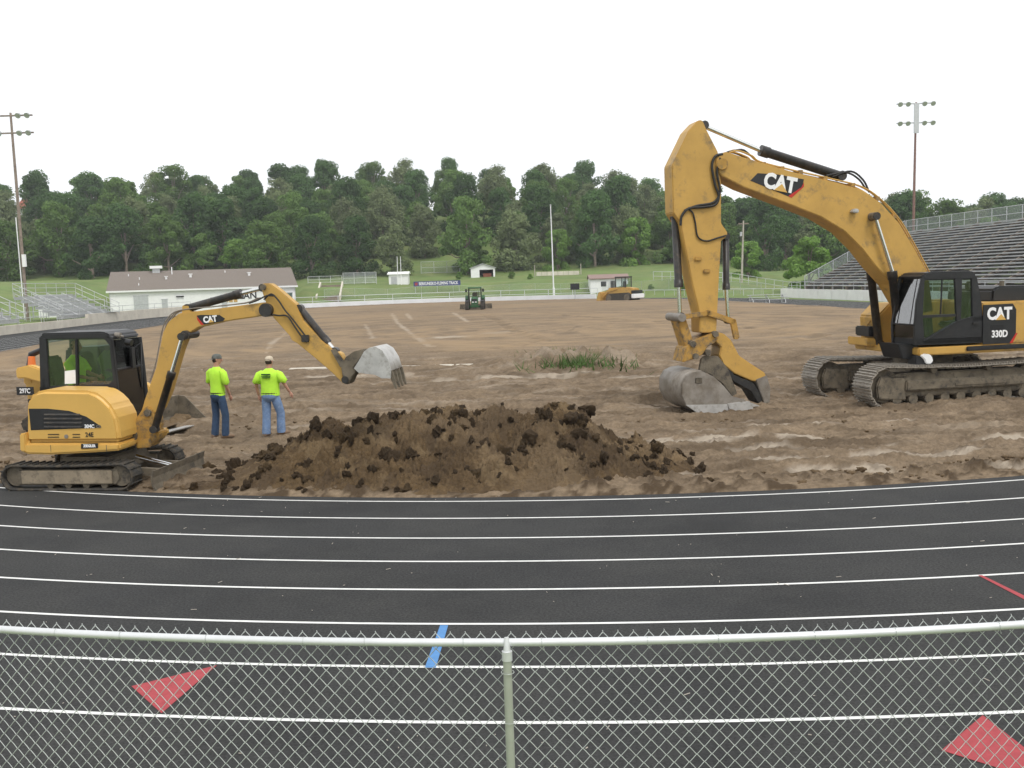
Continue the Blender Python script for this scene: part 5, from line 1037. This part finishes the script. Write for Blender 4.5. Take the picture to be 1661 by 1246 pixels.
MB().tube([(tt.x * .55 - .25, -.25, tt.z * .5), (-.2, -.25, 0)], .06, 6).build('conduit', M['white'], pl); MB().box((tt.x * .28 + .1, -.4, tt.z * .26), (tt.x * .28 + .5, -.15, tt.z * .32)).build('switch_box', M['white'], pl)
pr_, tt = pole('light_pole', 'tall reddish floodlight pole rising behind the right grandstand', 'light pole', (1486, 166), (1480, 440), 165, .24, M['redpole'])
for z in (-.3, -3.4):
    MB().box((tt.x - 3.2, -.1, tt.z + z), (tt.x + 3., .1, tt.z + z + .18)).build('crossarm', M['alum'], pr_)
    for x in (-2.8, -1.5, 1.2, 2.6): MB().tube([(tt.x + x, -.1, tt.z + z + .2), (tt.x + x, -.6, tt.z + z - .1)], [.2, .42], 12).build('floodlight', M['alum'], pr_)
MB().box((tt.x - .4, -.3, tt.z - 5), (tt.x + .4, -.1, tt.z - .2)).build('ballast_box', M['alum'], pr_)
pw, tt = pole('utility_pole', 'pale wooden utility pole right of the big excavator arm', 'pole', (1206, 358), (1203, 475), 168, .19, M['woodp'])
MB().box((tt.x - .9, -.08, tt.z - .6), (tt.x + .9, .08, tt.z - .4)).build('crossarm', M['wood'], pw); MB().tube([(tt.x - .5, -.2, tt.z - 2.6), (tt.x - .5, -.2, tt.z - 1.9)], .2, 10).build('lamp', M['alum'], pw)
pf, tt = pole('flag_pole', 'slim white flag pole standing in front of the wood', 'flag pole', (893, 334), (898.5, 477), 172, .13, M['white'])
MB().tube([(0, 0, 0), (0, 0, 2.)], .2, 10).build('pole_base', M['white'], pf); MB().tube([tt, tt + Vector((0, 0, .25))], .12, 8).build('finial', M['alum'], pf)
for x_, lb in ((644.5, 'left of two thin white posts beside the storage shed'), (650, 'right of two thin white posts beside the storage shed')):
    pg, tt = pole('goal_post', lb, 'post', (x_ - .5, 416), (x_ + 1, 461), 190, .09, M['white'], group='pair of thin white posts')
# small scoreboard
sa = atd(933, 488, 165); sb = thing('scoreboard', 'small black board on a post at the far side of the track', 'scoreboard', (sa.x, 165, 0)); zz = atd(933, 470, 165).z; z2 = atd(933, 460, 165).z
MB().box((-.75, -.08, zz), (.75, .08, z2)).build('board', M['dark'], sb, .02); MB().tube([(0, .1, -.2), (0, .1, z2)], .07, 8).build('post', M['alum'], sb)
# far white kerb wall and rail along the outside of the far bend
ow = [i for i in range(NI) if outer[i].y > 148 and -41 < outer[i].x < 18]
kw = thing('white_kerb_wall', 'low white concrete wall round the far bend of the track', 'wall', (0, 0, 0))
rlf = thing('track_railing', 'thin metal railing behind the white wall on the far bend', 'railing', (0, 0, 0))
for a, b in zip(ow[:-1], ow[1:]):
    n = nrm[a] * .3; MB().prism([outer[a], outer[b], outer[b] + nrm[b] * .3, outer[a] + n], (0, 0, .75)).build('wall_segment', M['concw'], kw)
pr2 = []; acc = 9
for i in ow:
    q = outer[i] + nrm[i] * .6
    if not pr2 or (q - pr2[-1]).length > 2.7: pr2.append(q)
pole_rail(rlf, [(p.x, p.y, 0.) for p in pr2], (1.75, 1.0), .05, 1, M['galv'], .06)
# bank fence above it
bf = thing('bank_fence', 'chain-link fence posts and rail crossing the grass bank', 'fence', (0, 0, 0)); pr2 = []
for i in range(NI):
    q = outer[i] + nrm[i] * 6
    if outer[i].y > 140 and -36 < q.x < 45 and (not pr2 or (q - pr2[-1]).length > 3.2): pr2.append(Vector((q.x, q.y, th(q.x, q.y))))
pole_rail(bf, pr2, (1.8,), .016, 1, M['alum'], .022)
me_ = MB(); me_.add(pr2 + [p + Vector((0, 0, 1.8)) for p in pr2], [(i, i + 1, i + 1 + len(pr2), i + len(pr2)) for i in range(len(pr2) - 1)]); M['link'] = meshmat('far_wire_mesh', (.5, .53, .52), .13); tag(me_.build('wire_mesh', M['link'], bf), kind='stuff')
# ball-field backstops
def panel_fence(label, px0, px1, row_t, row_b, D, nposts, alpha, name='backstop'):
    a = atd(px0, row_b, D); b = atd(px1, row_b, D); z0 = th(a.x, D); z1 = th(b.x, D); ht = atd(px0, row_t, D).z - z0
    r = thing(name, label, 'fence', (a.x, D, z0)); w = b.x - a.x
    for i in range(nposts): MB().tube([(w * i / (nposts - 1), 0, -.3), (w * i / (nposts - 1), 0, ht)], .05, 6).build('post', M['galv'], r)
    for h_ in (ht, ht * .5, .1): MB().tube([(0, 0, h_), (w, 0, h_)], .035, 6).build('rail', M['galv'], r)
    mm = meshmat('mesh_' + name, (.45, .48, .48), alpha); tag(MB().add([(0, .02, 0), (w, .02, 0), (w, .02, ht), (0, .02, ht)], [(0, 1, 2, 3)]).build('wire_mesh', mm, r), kind='stuff')
panel_fence('tall wire-mesh backstop panels at the foot of the wood', 557, 611, 443, 464, 195, 4, .42)
panel_fence('darker wire-mesh fence left of the backstop panels', 500, 555, 449, 465, 197, 4, .12, 'ball_fence')
panel_fence('wire fence panels on the slope behind the banner', 683, 746, 425, 438, 215, 4, .12, 'slope_fence')
wh = atd(870, 447, 200); lw = thing('plank_wall', 'long pale low board wall between posts in front of the trees', 'wall', (wh.x, 200, th(wh.x, 200)))
xw = atd(940, 447, 200).x - wh.x
for k in range(8): MB().box((xw * k / 8 + .03, 0, .2), (xw * (k + 1) / 8 - .03, .1, 1.0)).build('board', M['conc'], lw)
for x in (-.3, xw + .3): MB().tube([(x, 0, -.3), (x, 0, 2.4)], .09, 8).build('post', M['woodp'], lw)
# steps up the bank
sb0 = hit(533, 488); sb1 = hit(538, 464.5)
stp = thing('bank_steps', 'wide stone steps with pale side kerbs climbing the grass bank', 'steps', (sb0.x, sb0.y, sb0.z)); dv = sb1 - sb0
for k in range(12):
    c_ = dv * (k / 12); MB().box((c_.x - 1.9, c_.y, c_.z - .5), (c_.x + 1.9, c_.y + dv.y / 12 + .02, c_.z + .42)).build('step', M['wood'], stp, .02)
for s_ in (-1, 1): MB().prism([(s_ * 2.1 - .15, -.3, .0), (s_ * 2.1 + .15, -.3, .0), (dv.x + s_ * 2.1 + .15, dv.y, dv.z), (dv.x + s_ * 2.1 - .15, dv.y, dv.z)], (0, 0, .85)).build('side_kerb', M['conc'], stp)
# hillside house
hs_ = atd(56, 337, 300); hh = thing('hillside_house', 'white house with red roof half hidden in the trees on the hill', 'house', (hs_.x, 300, hs_.z - 5)); 
MB().box((-5, 0, 0), (6, 8, 5)).build('wall', M['white'], hh); MB().prism([(-5.6, -.6, 4.9), (-5.6, 8.6, 4.9), (-5.6, 4, 8)], (12.2, 0, 0)).build('roof', M['roofred'], hh)
for x in (-3, 1, 4): w_ = MB().box((x - .6, -.05, 2.6), (x + .6, 0, 4.2)).build('window', M['dark'], hh); MB().box((x - .7, -.1, 2.45), (x + .7, -.02, 2.6)).build('sill', M['white'], w_)
# ================================================================== LEFT SIDE: retaining walls, railings, bleachers
rw = thing('retaining_wall', 'low cream concrete retaining wall beside the left straight', 'wall', (0, 0, 0))
rw2 = thing('retaining_wall', 'taller pale concrete retaining wall ending beside the clubhouse', 'wall', (0, 0, 0))
lft = [i for i in range(NI) if outer[i].x < -34 and 55 < outer[i].y < 150]; lft.sort(key=lambda i: outer[i].y)
for a, b in zip(lft[:-1], lft[1:]):
    second = outer[a].y > 107; hgt_ = 1.2 if second else .8
    MB().prism([outer[a] + nrm[a] * .02, outer[b] + nrm[b] * .02, outer[b] + nrm[b] * .35, outer[a] + nrm[a] * .35], (0, 0, hgt_)).build('wall_block', M['conc'], rw2 if second else rw, .015)
wr_ = thing('wall_railing', 'grey pipe railing on top of the left retaining wall', 'railing', (0, 0, 0)); pts = []
for i in lft:
    q = outer[i] + nrm[i] * .9; q.z = .7
    if not pts or (q - pts[-1]).length > 2.6: pts.append(q)
pole_rail(wr_, pts, (1.15, .6), .035, 1, M['alum'], .035)
def bleacher(label, x0, y0, y1, z0, rows, rise, run, group):
    r = thing('bleacher', label, 'bleacher', (x0, y0, z0), 0, group); L = y1 - y0
    for k in range(rows):
        MB().box((-k * run - .28, 0, .45 + k * rise), (-k * run, L, .5 + k * rise)).build('seat_plank', M['alum'], r, .01)
        MB().box((-k * run - .75, 0, .1 + k * rise), (-k * run - .32, L, .14 + k * rise)).build('foot_plank', M['alum'], r)
        MB().box((-k * run - .74, .02, .15 + k * rise), (-k * run - .71, L - .02, .42 + k * rise)).build('riser', M['alum'], r)
    for y in np.linspace(.2, L - .2, 5):
        f = MB().tube([(0, y, .4), (-rows * run, y, .4 + rows * rise)], .04, 6).build('frame', M['alum'], r)
        for k in range(1, rows + 1, 2): MB().tube([(-k * run, y, -.2), (-k * run, y, .35 + k * rise)], .035, 6).build('strut', M['alum'], f)
    xb = -rows * run - .05
    for y in np.linspace(0, L, 7): MB().tube([(xb, y, .3 + (rows - 1) * rise), (xb, y, 1.5 + rows * rise)], .03, 6).build('back_rail_post', M['alum'], r)
    for h_ in (.5, 1.0, 1.5): MB().tube([(xb, 0, h_ + rows * rise), (xb, L, h_ + rows * rise)], .03, 6).build('back_rail', M['alum'], r)
    for y in (-.05, L + .05):
        for h_ in (.95, 1.5): MB().tube([(.1, y, h_), (xb, y, h_ + rows * rise)], .03, 6).build('side_rail', M['alum'], r)
        for k in range(0, rows + 1, 2): MB().tube([(-k * run, y, .2 + k * rise), (-k * run, y, 1.5 + k * rise)], .03, 6).build('side_rail_post', M['alum'], r)
    return r
bleacher('aluminium bleacher near the clubhouse, full stand behind the retaining wall', -47.2, 104, 119, .75, 7, .36, .72, 'left bleachers')
bleacher('aluminium bleacher cut off by the left edge of the picture', -47.0, 84, 95.5, .75, 7, .36, .72, 'left bleachers')
pb = thing('press_box', 'small white ticket booth standing behind the left bleacher', 'booth', (-56.3, 122, th(-56.3, 122))); MB().box((-1.6, -1, -.3), (1.6, 1, 2.6)).build('wall', M['white'], pb); MB().box((-1.8, -1.2, 2.6), (1.8, 1.2, 2.8)).build('roof', M['alum'], pb); MB().box((-.5, -1.03, .2), (.5, -1.0, 2.1)).build('door', M['alum'], pb)
lf = thing('lawn_fence', 'chain-link fence across the lawn behind the left bleachers', 'fence', (0, 0, 0)); pts = [Vector((x, 128, th(x, 128))) for x in np.arange(-96, -50, 3.1)]; pole_rail(lf, pts, (2.0, .1), .04, 1, M['alum'], .05)
# ================================================================== RIGHT SIDE: grandstand
gs = thing('grandstand', 'big weathered grandstand of many benches with shade-dark gaps on the right bank', 'grandstand', (0, 0, 0))
gx0 = 38.5; zfar, znear = 128., 62.
row_n = 21; rr0, rn0 = .32, .62
def gl_(z): return gx0 + (128 - z) * .06
for k in range(row_n):
    z = 1.55 + k * rr0; x = k * rn0
    for (ya, yb) in ((znear, 95.), (95.2, zfar)):
        sp_ = MB().prism([(gl_(ya) + x, ya, z), (gl_(yb) + x, yb, z), (gl_(yb) + x + .3, yb, z), (gl_(ya) + x + .3, ya, z)], (0, 0, .11)).build('seat_plank', M['alum'], gs)
        MB().prism([(gl_(ya) + x + .28, ya, z - .4), (gl_(yb) + x + .28, yb, z - .4), (gl_(yb) + x + .62, yb, z - .4), (gl_(ya) + x + .62, ya, z - .4)], (0, 0, .3)).build('foot_plank', M['shadewood'], gs)  # plank colour darkened to paint in the shade of the gaps between seats
for y in np.linspace(znear, zfar, 16):
    f = MB().prism([(gl_(y), y, .7), (gl_(y), y, 1.5), (gl_(y) + row_n * rn0, y, 1.5 + row_n * rr0), (gl_(y) + row_n * rn0, y, .7 + row_n * rr0)], (0, .12, 0)).build('stringer', M['wood'], gs)
    for k in (5, 11, 17, 21): MB().tube([(gl_(y) + k * rn0, y, -1), (gl_(y) + k * rn0, y, 1.2 + k * rr0)], .09, 6).build('column', M['wood'], f)
zt2 = 1.5 + row_n * rr0; xb = row_n * rn0 + .1
bfp = [Vector((gl_(y) + xb, y, zt2 - .6)) for y in np.linspace(znear, zfar, 24)]; 
for p in bfp: MB().tube([p, p + Vector((0, 0, 1.9))], .04, 6).build('back_fence_post', M['alum'], gs)
for h_ in (.3, 1.1, 1.9): MB().tube([p + Vector((0, 0, h_)) for p in bfp], .035, 6).build('back_fence_rail', M['alum'], gs)
M['link2'] = meshmat('stand_wire_mesh', (.38, .42, .40), .38); tag(MB().add([bfp[0], bfp[-1], bfp[-1] + Vector((0, 0, 1.9)), bfp[0] + Vector((0, 0, 1.9))], [(0, 1, 2, 3)]).build('wire_mesh', M['link2'], gs), kind='stuff')
efp = [Vector((gl_(zfar) + k * rn0, zfar + .2, 1.2 + k * rr0)) for k in range(0, row_n + 1, 3)]
for p in efp: MB().tube([p, p + Vector((0, 0, 1.6))], .04, 6).build('end_fence_post', M['alum'], gs)
MB().tube([p + Vector((0, 0, 1.6)) for p in efp], .035, 6).build('end_fence_rail', M['alum'], gs)
tag(MB().add([efp[0], efp[-1], efp[-1] + Vector((0, 0, 1.6)), efp[0] + Vector((0, 0, 1.6))], [(0, 1, 2, 3)]).build('wire_mesh', M['link2'], gs), kind='stuff')
gw = thing('grandstand_wall', 'white painted concrete wall along the foot of the grandstand', 'wall', (0, 0, 0))
for y in np.arange(znear, zfar + 4, 4.5): MB().prism([(gl_(y) - 1.2, y, -.2), (gl_(y + 4.4) - 1.2, y + 4.4, -.2), (gl_(y + 4.4) - .9, y + 4.4, -.2), (gl_(y) - .9, y, -.2)], (0, 0, 1.35)).build('wall_panel', M['concw'], gw, .01)
gr = thing('stand_railing', 'thin pipe railing on the white wall below the grandstand', 'railing', (0, 0, 0)); pole_rail(gr, [(gl_(y) - 1.05, y, 1.1) for y in np.arange(znear, zfar + 4, 3.)], (1.0, .5), .03, 1, M['alum'], .03)
tb = gp(1248, 492); tbn = thing('bench_stand', 'small low aluminium bench stand on the far right track edge', 'bench', (tb.x, tb.y, 0), math.radians(-90))
for k in range(3): MB().box((-.3 - k * .5, -2.2, .4 + k * .25), (-k * .5, 2.2, .45 + k * .25)).build('seat_plank', M['alum'], tbn)
for y in (-1.8, 0, 1.8):
    MB().tube([(.1, y, .0), (-1.5, y, .0), (-1.4, y, .9), (0, y, .35), (.1, y, 0)], .04, 6).build('frame', M['alum'], tbn)
rs = thing('slope_railing', 'pale fence running down the grass slope right of the arm', 'fence', (0, 0, 0)); pts = []
for px in range(1060, 1300, 14): 
    q = hit(px, np.interp(px, [1060, 1190, 1290], [455, 458, 476])); pts.append(q)
pole_rail(rs, pts, (1.5, .7), .04, 1, M['galv'], .045)
rs2 = thing('infield_rail', 'low white rail along the grass beyond the far right bend', 'railing', (0, 0, 0)); pole_rail(rs2, [hit(px, 481 - (px - 1030) * .006) for px in range(1030, 1290, 16)], (1.0,), .05, 1, M['galv'], .04)
# ================================================================== TREES
def crown_mesh(seed, W_, Hh, nl, leaf, clumps, droop=0.):
    rg = np.random.default_rng(seed); cs = []
    for i in range(clumps):
        t = rg.random() ** .9; a = rg.random() * 6.283; prof_ = math.sin(math.pi * min(1, .3 + t * .66)) ** .6; rad = W_ * prof_ * math.sqrt(rg.random()) * .85
        cs.append((rad * math.cos(a), rad * math.sin(a), Hh * (.04 + .91 * t), W_ * rg.uniform(.18, .36)))
    cs = np.array(cs); pick = rg.integers(0, clumps, nl); c = cs[pick]
    d = rg.normal(size=(nl, 3)); d /= np.linalg.norm(d, axis=1)[:, None]; rr = c[:, 3] * (.55 + .5 * rg.random(nl) ** .5)
    pos = c[:, :3] + d * rr[:, None] * np.array([1, 1, .72]); pos[:, 2] -= droop * rr * rg.random(nl)
    nv = d * .8 + rg.normal(size=(nl, 3)) * .55 + np.array([0, 0, .35]); nv /= np.linalg.norm(nv, axis=1)[:, None]
    t1 = np.cross(nv, rg.normal(size=(nl, 3))); t1 /= np.linalg.norm(t1, axis=1)[:, None]; t2 = np.cross(nv, t1); s = leaf * rg.uniform(.55, 1.3, nl)[:, None]
    v = np.stack([pos - t1 * s, pos + t2 * s * .6, pos + t1 * s, pos - t2 * s * .6], 1).reshape(-1, 3)
    me = bpy.data.meshes.new('crown'); me.vertices.add(len(v)); me.vertices.foreach_set('co', v.astype(np.float32).ravel()); me.loops.add(nl * 4); me.loops.foreach_set('vertex_index', np.arange(nl * 4, dtype=np.int32)); me.polygons.add(nl); me.polygons.foreach_set('loop_start', np.arange(0, nl * 4, 4, dtype=np.int32)); me.update(calc_edges=True)
    tk = MB(); tk.tube([(0, 0, -1.5), (.1, 0, Hh * .3), (0, .1, Hh * .75)], [W_ * .065, W_ * .05, W_ * .015], 7)
    for i in range(7):
        c_ = cs[rg.integers(0, clumps)]; tk.tube([(0, 0, Hh * rg.uniform(.15, .4)), (c_[0] * .5, c_[1] * .5, c_[2] * .75), (c_[0], c_[1], c_[2])], [W_ * .03, W_ * .02, W_ * .008], 5)
    return me, tk
def leafmat(name, c): 
    m = mat(name, c, .8, .3, .5, objrand=.2, spec=.2); t = m.node_tree; b = t.nodes['Principled BSDF']; o = t.nodes['Material Output']
    tl = t.nodes.new('ShaderNodeBsdfTranslucent'); t.links.new(b.inputs['Base Color'].links[0].from_socket, tl.inputs[0]); ms = t.nodes.new('ShaderNodeMixShader'); ms.inputs[0].default_value = .35
    t.links.new(b.outputs[0], ms.inputs[1]); t.links.new(tl.outputs[0], ms.inputs[2]); t.links.new(ms.outputs[0], o.inputs[0])
    return m
LM = [leafmat('leaf_mid', (.135, .225, .06)), leafmat('leaf_dark', (.085, .16, .05)), leafmat('leaf_olive', (.19, .235, .11)), leafmat('leaf_light', (.175, .30, .065))]
KIND = ['broad mid-green tree', 'dense dark green tree', 'pale olive willow-like tree', 'bright green leafy tree']
PRO = []
for i in range(9):
    kd = [0, 1, 2, 0, 1, 2, 3, 0, 3][i]; me, tk = crown_mesh(40 + i, [4.6, 5.0, 4.4, 4.0, 5.4, 5., 4.2, 5.2, 3.8][i], [12, 13, 12.5, 10.5, 14, 13.5, 10, 14, 9][i], 9500, .27, [42, 48, 60, 34, 52, 66, 36, 46, 30][i], .6 if kd == 2 else 0.)
    me.materials.append(LM[kd]); tko = tk.build('trunk', M['wood']); tm = tko.data; bpy.data.objects.remove(tko); PRO.append((kd, me, tm))
LME = [60, 150, 230, 300, 370, 430, 490, 560, 630, 690, 760, 810, 880, 950, 1020, 1095, 1170, 1250, 1330, 1420, 1500, 1580]
LMK = ['beside the left light pole', 'above the left bleacher', 'above the clubhouse left end', 'left of the clubhouse middle', 'above the clubhouse middle', 'right of the clubhouse middle', 'above the clubhouse right end', 'above the bank steps', 'above the backstop', 'above the storage shed', 'above the banner', 'above the open shed', 'left of the flag pole', 'behind the flag pole', 'above the white hut', 'left of the big excavator arm', 'behind the excavator stick', 'behind the utility pole', 'under the big boom', 'by the boom cylinders', 'left of the right light pole', 'right of the right light pole', 'at the far right']
def tree(x, y, s, pi, label, sz=1., sink=.0, group='trees on the wooded hillside'):
    kd, me, tm = PRO[pi]; r = thing('tree', label, 'tree', (x, y, th(x, y) - sink), random.random() * 6.28, group)
    r.scale = (s, s, s * sz)
    for nm, m_ in (('crown', me), ('trunk', tm)): o = bpy.data.objects.new(nm, m_); COL.objects.link(o); o.parent = r
    return r
rowsD = [214, 222, 232, 243, 255, 268, 282, 297, 312]
for ri, D in enumerate(rowsD):
    stepx = 8.2 + ri * .55; x = -.60 * D + random.uniform(0, 5)
    where = ['at the wood edge', 'in the second row', 'in the third row', 'low on the slope', 'lower middle of the slope', 'midway up the slope', 'high on the slope', 'just below the hilltop', 'on the skyline'][ri]
    while x < .60 * D:
        xx = x + random.uniform(-2, 2); yy = D + random.uniform(-4, 4); px = CX + xx / yy * F
        side_ = LMK[sum(px > e for e in LME)]
        gap = (ri < 2 and 660 < px < 725) or (ri >= 4 and 28 < px < 78 and yy < 300)
        if not gap and -70 < px < 1730:
            pi = random.choice([0, 1, 2, 3, 4, 5, 7]) if ri > 0 else random.choice([0, 1, 2, 3, 4, 6, 7])
            s = random.uniform(.85, 1.22) if ri < 7 else random.uniform(.7, 1.1)
            tree(xx, yy, s, pi, KIND[PRO[pi][0]] + ' ' + where + ', ' + side_, random.uniform(.9, 1.15), 1.2 if ri < 2 else .5)
        x += stepx * random.uniform(.8, 1.2)
q = hit(1312, 470); tree(q.x, q.y, .95, 8, 'single bright green young tree beside the grandstand', 1., .3, None)
q = hit(1240, 462); tree(q.x, q.y + 12, .8, 6, 'round bushy tree left of the young tree near the grandstand', .9, .8, None)
q = hit(1065, 470); 
for (px, py, s, lb) in ((830, 452, .22, 'leafy bush right of the open shed'), (745, 453, .24, 'leafy bush left of the open shed'), (860, 453, .18, 'low bush by the plank wall'), (1056, 470, .16, 'small bush on the grass right of the hut'), (1110, 470, .18, 'small bush behind the excavator arm')):
    q = hit(px, py); tree(q.x, q.y, s, 6, lb, .8, .4, None)

# ================================================================== AIR
hzm = bpy.data.materials.new('haze_air'); hzm.use_nodes = True; t = hzm.node_tree; t.nodes.clear(); o_ = t.nodes.new('ShaderNodeOutputMaterial'); pv = t.nodes.new('ShaderNodeVolumePrincipled')
pv.inputs['Color'].default_value = (.93, .96, 1., 1); pv.inputs['Density'].default_value = .00034; pv.inputs['Anisotropy'].default_value = .3; t.links.new(pv.outputs[0], o_.inputs['Volume'])
hz_o = MB().box((-540, -140, -4), (540, 460, 66)).build('haze', hzm); tag(hz_o, 'faint pale haze in the air over the field', 'haze', kind='stuff')
